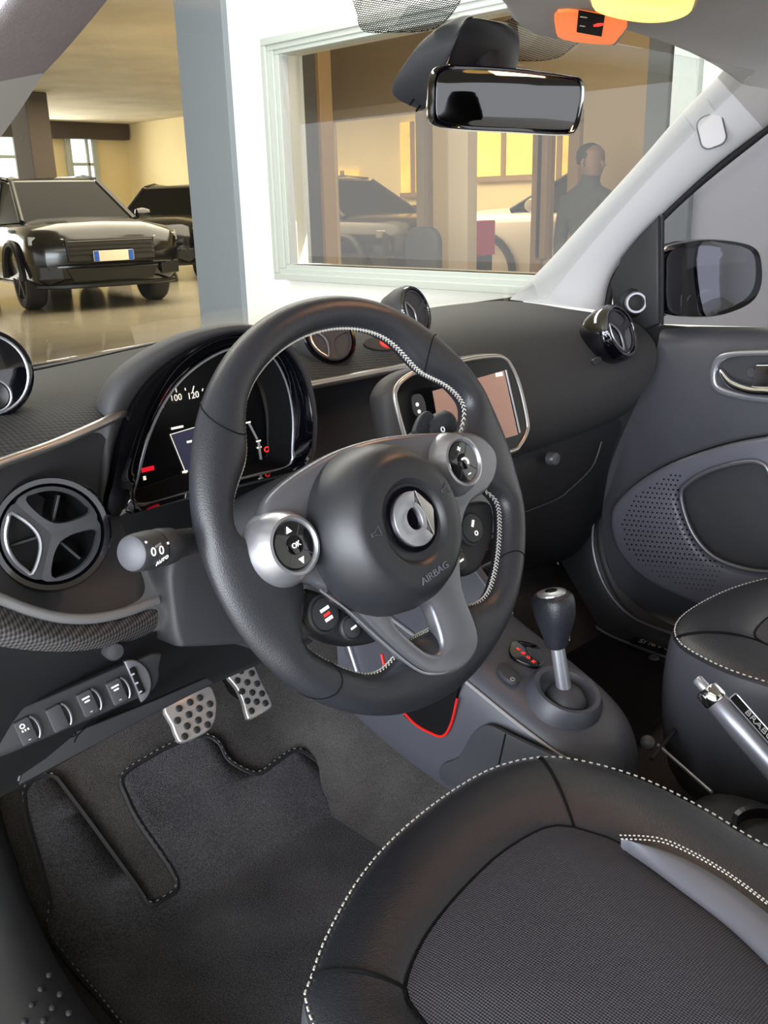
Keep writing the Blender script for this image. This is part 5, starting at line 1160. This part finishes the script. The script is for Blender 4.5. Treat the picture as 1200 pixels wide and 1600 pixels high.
loft('rim', rings, 'leather', sw, sharp=0)
for a in (133, 35, -145, -47): tube('rim_seam', [sect(radians(a+5*sin(2*pi*j/30)), 2*pi*j/30, .0002) for j in range(30)], .0006, 'deep_black', sw, closed=True, n=5)
st = []
n_st = 290
for i in range(n_st):
    t0, t1 = 2*pi*i/n_st, 2*pi*(i+.8)/n_st
    for p0, p1 in ((radians(183), radians(174)), (radians(165), radians(174))):
        st.append(tube_data([sect(t0, p0, .0004), sect(t1, p1, .0006)], .0007, n=4))
vs, fs = merge(st); tag(mk('inner_stitching', vs, fs, 'stitch', sw), kind='stuff')
FW = (WO+wn*.006, wu, ww, wn)
so = [(398, 850), (400, 812), (420, 772), (470, 733), (530, 702), (600, 684), (680, 678), (735, 680), (764, 703), (769, 735), (755, 766), (728, 787), (716, 815), (712, 860), (715, 920), (738, 985), (737, 1018), (716, 1045), (684, 1056), (652, 1050), (600, 1008), (545, 955), (490, 915), (440, 908), (412, 893)]
ho = [(604, 966), (636, 946), (660, 945), (674, 975), (682, 1008), (672, 1022), (646, 1011)]
fr_ = plate('spoke_frame', [sm2(trace(so, FW), 4), sm2(trace(ho, FW), 4)], FW, .018, 'satin_dark', sw, bevel=.005)
edge = cr([AP(a, b, FW[0]+wn*.0075, wn) for a, b in ((500, 922), (545, 955), (600, 1006), (652, 1047), (684, 1053), (714, 1043))], 5); tube('spoke_edge', edge, .0012, 'satin_silver', fr_, n=6)
lathe('airbag_cover', [(.072, -.040), (.0765, -.033), (.0772, -.018), (.0752, .001), (.0705, .016), (.0640, .0270), (.0590, .0318), (.0555, .0338), (.048, .0350), (.038, .0352), (.0355, .0335), (.0335, .0305), (.031, .0295), (.001, .0290)], SH(-.008, -.024, .002), wn, 'cover_black', sw, seg=72, up=ww, sharp=25)
EO = SH(-.006, -.022, .002+.0310)
lathe('emblem_disc', [(.029, -.001), (.0285, .0008), (.001, .0008)], EO, wn, 'gloss_black', sw, seg=40, up=ww)
# emblem: open ring with an arrow point on the right
a0, a1 = radians(62), radians(298); R1, R2 = .0240, .0098
ringo = [(R1*cos(a0+(a1-a0)*i/28), R1*sin(a0+(a1-a0)*i/28)) for i in range(29)]+[(R2*cos(a1+(a0-a1)*i/20)*1.0, R2*sin(a1+(a0-a1)*i/20)) for i in range(21)]
plate('emblem_ring', [ringo], (EO+wn*.0022, wu, ww, wn), .0032, 'satin_silver', sw, bevel=.0006)
plate('emblem_inner_arc', [[(R2*.95*cos(a)+.0028, (R2+.0045)*sin(a)) for a in [radians(-80+160*i/12) for i in range(13)]]+[(R2*.5*cos(a)+.002, R2*sin(a)) for a in [radians(80-160*i/12) for i in range(13)]]], (EO+wn*.0022, wu, ww, wn), .0032, 'satin_silver', sw, bevel=.0004)
plate('emblem_arrow', [[(.0125, .0212), (.0150, .0178), (.0238, .002), (.0238, -.002), (.0150, -.0178), (.0125, -.0212)]], (EO+wn*.0022, wu, ww, wn), .0032, 'trim_silver', sw, bevel=.0006)
# embossed word and horn marks
CT = .002+.0356
text('embossed_word', 'AIRBAG', (SH(-.012, -.024-.0475, CT), wu, ww, wn), .0085, 'loop_grey', sw, sx=1.25)
for a in (-.047, .047):
    f = (SH(a-.006, -.014, CT-.0002), wu, ww, wn); sg = -1 if a < 0 else 1
    plate('horn_mark', [[(-.006*1, .0015), (-.002, .0015), (.005, .005), (.005, -.005), (-.002, -.0015), (-.006, -.0015)], [(-.005, .0006), (-.0015, .0006), (.0042, .0038), (.0042, -.0038), (-.0015, -.0006), (-.005, -.0006)]], f, .0008, 'mid_grey', sw, bevel=0)
def tl(px, py, c): p_ = AP(px, py, WO+wn*c, wn)-WO; return p_.dot(wu), p_.dot(ww)
def tri_mark(f, dy, up_, parent):
    s = .0034*(1 if up_ else -1); plate('arrow_mark', [[(-.0030, dy-s*.6), (.0030, dy-s*.6), (0, dy+s)]], f, .0005, 'mark_white', parent, bevel=0)
for k, (px, py) in enumerate(((460, 852), (724, 721))):
    a, b = tl(px, py, .030); o = S(a, b, .020)
    pod = lathe('button_pod', [(.0335, -.018), (.0325, -.006), (.0290, .003), (.0262, .008), (.0245, .0115), (.0222, .0122), (.0205, .010), (.0195, .006)], o, wn, 'satin_silver', sw, seg=56, up=ww, caps=(True, False))
    bd = lathe('button_disc', [(.0202, .004), (.0200, .0085), (.0188, .0098), (.001, .0108)], o, wn, 'gloss_black', pod, seg=44, up=ww)
    for q in range(4):
        an = radians(45+90*q); d_ = wu*cos(an)+ww*sin(an); tube('key_gap', [o+d_*.0085+wn*.0106, o+d_*.0186+wn*.0100], .0004, 'dash_grey', bd, n=5)
    lathe('centre_key', [(.0080, .0095), (.0078, .0114), (.0065, .0119), (.001, .0121)], o, wn, 'gloss_black', pod, seg=28, up=ww)
    f = (o+wn*.0112, wu, ww, wn)
    if k == 0:
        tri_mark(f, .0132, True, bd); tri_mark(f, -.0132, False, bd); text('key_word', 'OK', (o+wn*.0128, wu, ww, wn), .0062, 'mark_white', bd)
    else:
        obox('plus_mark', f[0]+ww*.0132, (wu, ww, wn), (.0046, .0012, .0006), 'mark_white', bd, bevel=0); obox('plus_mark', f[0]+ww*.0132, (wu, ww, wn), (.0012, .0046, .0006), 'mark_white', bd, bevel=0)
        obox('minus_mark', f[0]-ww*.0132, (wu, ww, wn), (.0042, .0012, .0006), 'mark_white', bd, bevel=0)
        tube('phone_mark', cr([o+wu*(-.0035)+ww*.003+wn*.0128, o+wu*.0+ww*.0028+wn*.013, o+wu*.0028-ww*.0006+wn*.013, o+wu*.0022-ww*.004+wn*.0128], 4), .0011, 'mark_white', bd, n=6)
# lower button pods behind the spokes
def lower_pod(outline, btns, c, name='lower_pod'):
    f = (WO+wn*c, wu, ww, wn); pd = plate(name, [sm2(trace(outline, f), 4)], f, .022, 'dark_plastic', sw, bevel=.006)
    for px, py, r in btns:
        q = AP(px, py, WO+wn*(c+.012), wn); bt = lathe('round_button', [(r*1.22, -.004), (r*1.2, .002), (r*1.05, .0035), (r, .002), (r*.97, .0045), (r*.6, .0058), (.001, .006)], q, wn, 'soft_black', pd, seg=32, up=ww)
        yield bt, q, r
g1 = list(lower_pod([(446, 925), (470, 920), (520, 940), (560, 968), (585, 995), (575, 1005), (540, 1010), (500, 1000), (470, 975), (450, 950)], ((504, 960, .0145), (546, 981, .0095)), -.022))
g2 = list(lower_pod([(700, 800), (730, 785), (757, 790), (762, 830), (750, 870), (735, 895), (705, 900), (695, 860)], ((734, 826, .0150), (714, 877, .0100)), -.022))
for i, (bt, q, r) in enumerate(g1+g2):
    ms = [(0, r*.32, r*.7), (0, -r*.32, r*.6)] if i in (0,) else [(0, 0, r*.7)] if i in (1, 3) else []
    for x, y, w_ in ms: obox('button_mark', q+wu*x+ww*y+wn*.0062, (wu, ww, wn), (w_, r*.2, .0006), 'mark_white', bt, bevel=0)
    if i == 0: obox('red_mark', q-ww*(r*.02)+wn*.0063, (wu, ww, wn), (r*.5, r*.16, .0006), 'mark_red', bt, bevel=0)
    if i == 2:
        plate('button_mark', [circ(.0026, 0, -.006, 14), circ(.0016, 0, -.006, 14)], (q+wn*.0062, wu, ww, wn), .0006, 'mark_white', bt, bevel=0)
        tube('button_mark', [q+wu*-.002+ww*.002+wn*.0062, q+wu*.003+ww*.007+wn*.0062], .0016, 'mark_white', bt, n=6)
    if i == 3: tube('button_ring', [q+(wu*cos(a)+ww*sin(a))*(r*1.15)+wn*.003 for a in [radians(40+110*k/8) for k in range(9)]], .0009, 'trim_silver', bt, n=5)
# thumb blade under the left pod and shift paddle on the right
f = (WO+wn*-.02, wu, ww, wn); plate('shift_paddle', [sm2(trace([(449, 925), (462, 928), (478, 950), (492, 985), (480, 988), (462, 968), (450, 945)], f), 3)], f, .008, 'mid_grey', sw, bevel=.002)
f = (WO+wn*-.045, wu, ww, wn); pdl = plate('shift_paddle', [sm2(trace([(648, 680), (650, 660), (658, 647), (667, 643), (678, 655), (688, 680)], f), 3)], f, .008, 'soft_black', sw, bevel=.002)
q = AP(664, 663, f[0]+wn*.0046, wn); obox('plus_mark', q, (wu, ww, wn), (.006, .0012, .0006), 'mid_grey', pdl, bevel=0); obox('plus_mark', q, (wu, ww, wn), (.0012, .006, .0006), 'mid_grey', pdl, bevel=0)
# ================================================================== groups of alike things
for base_, grp in (('air_vent', 'round air vents on the dashboard'), ('partition_post', 'posts inside the office'), ('lobby_window', 'lit windows beyond the office'), ('pillar_trim', 'windscreen pillar trims'),
                   ('seat_assembly', 'front seats of the car'), ('frit_band', 'dotted prints on the windscreen'), ('floor_mat', 'floor mats in the car'), ('control_stalk', 'stalks on the steering column')):
    for ob in COL.objects:
        if ob.parent is None and ob.name.split('.')[0] == base_: ob['group'] = grp
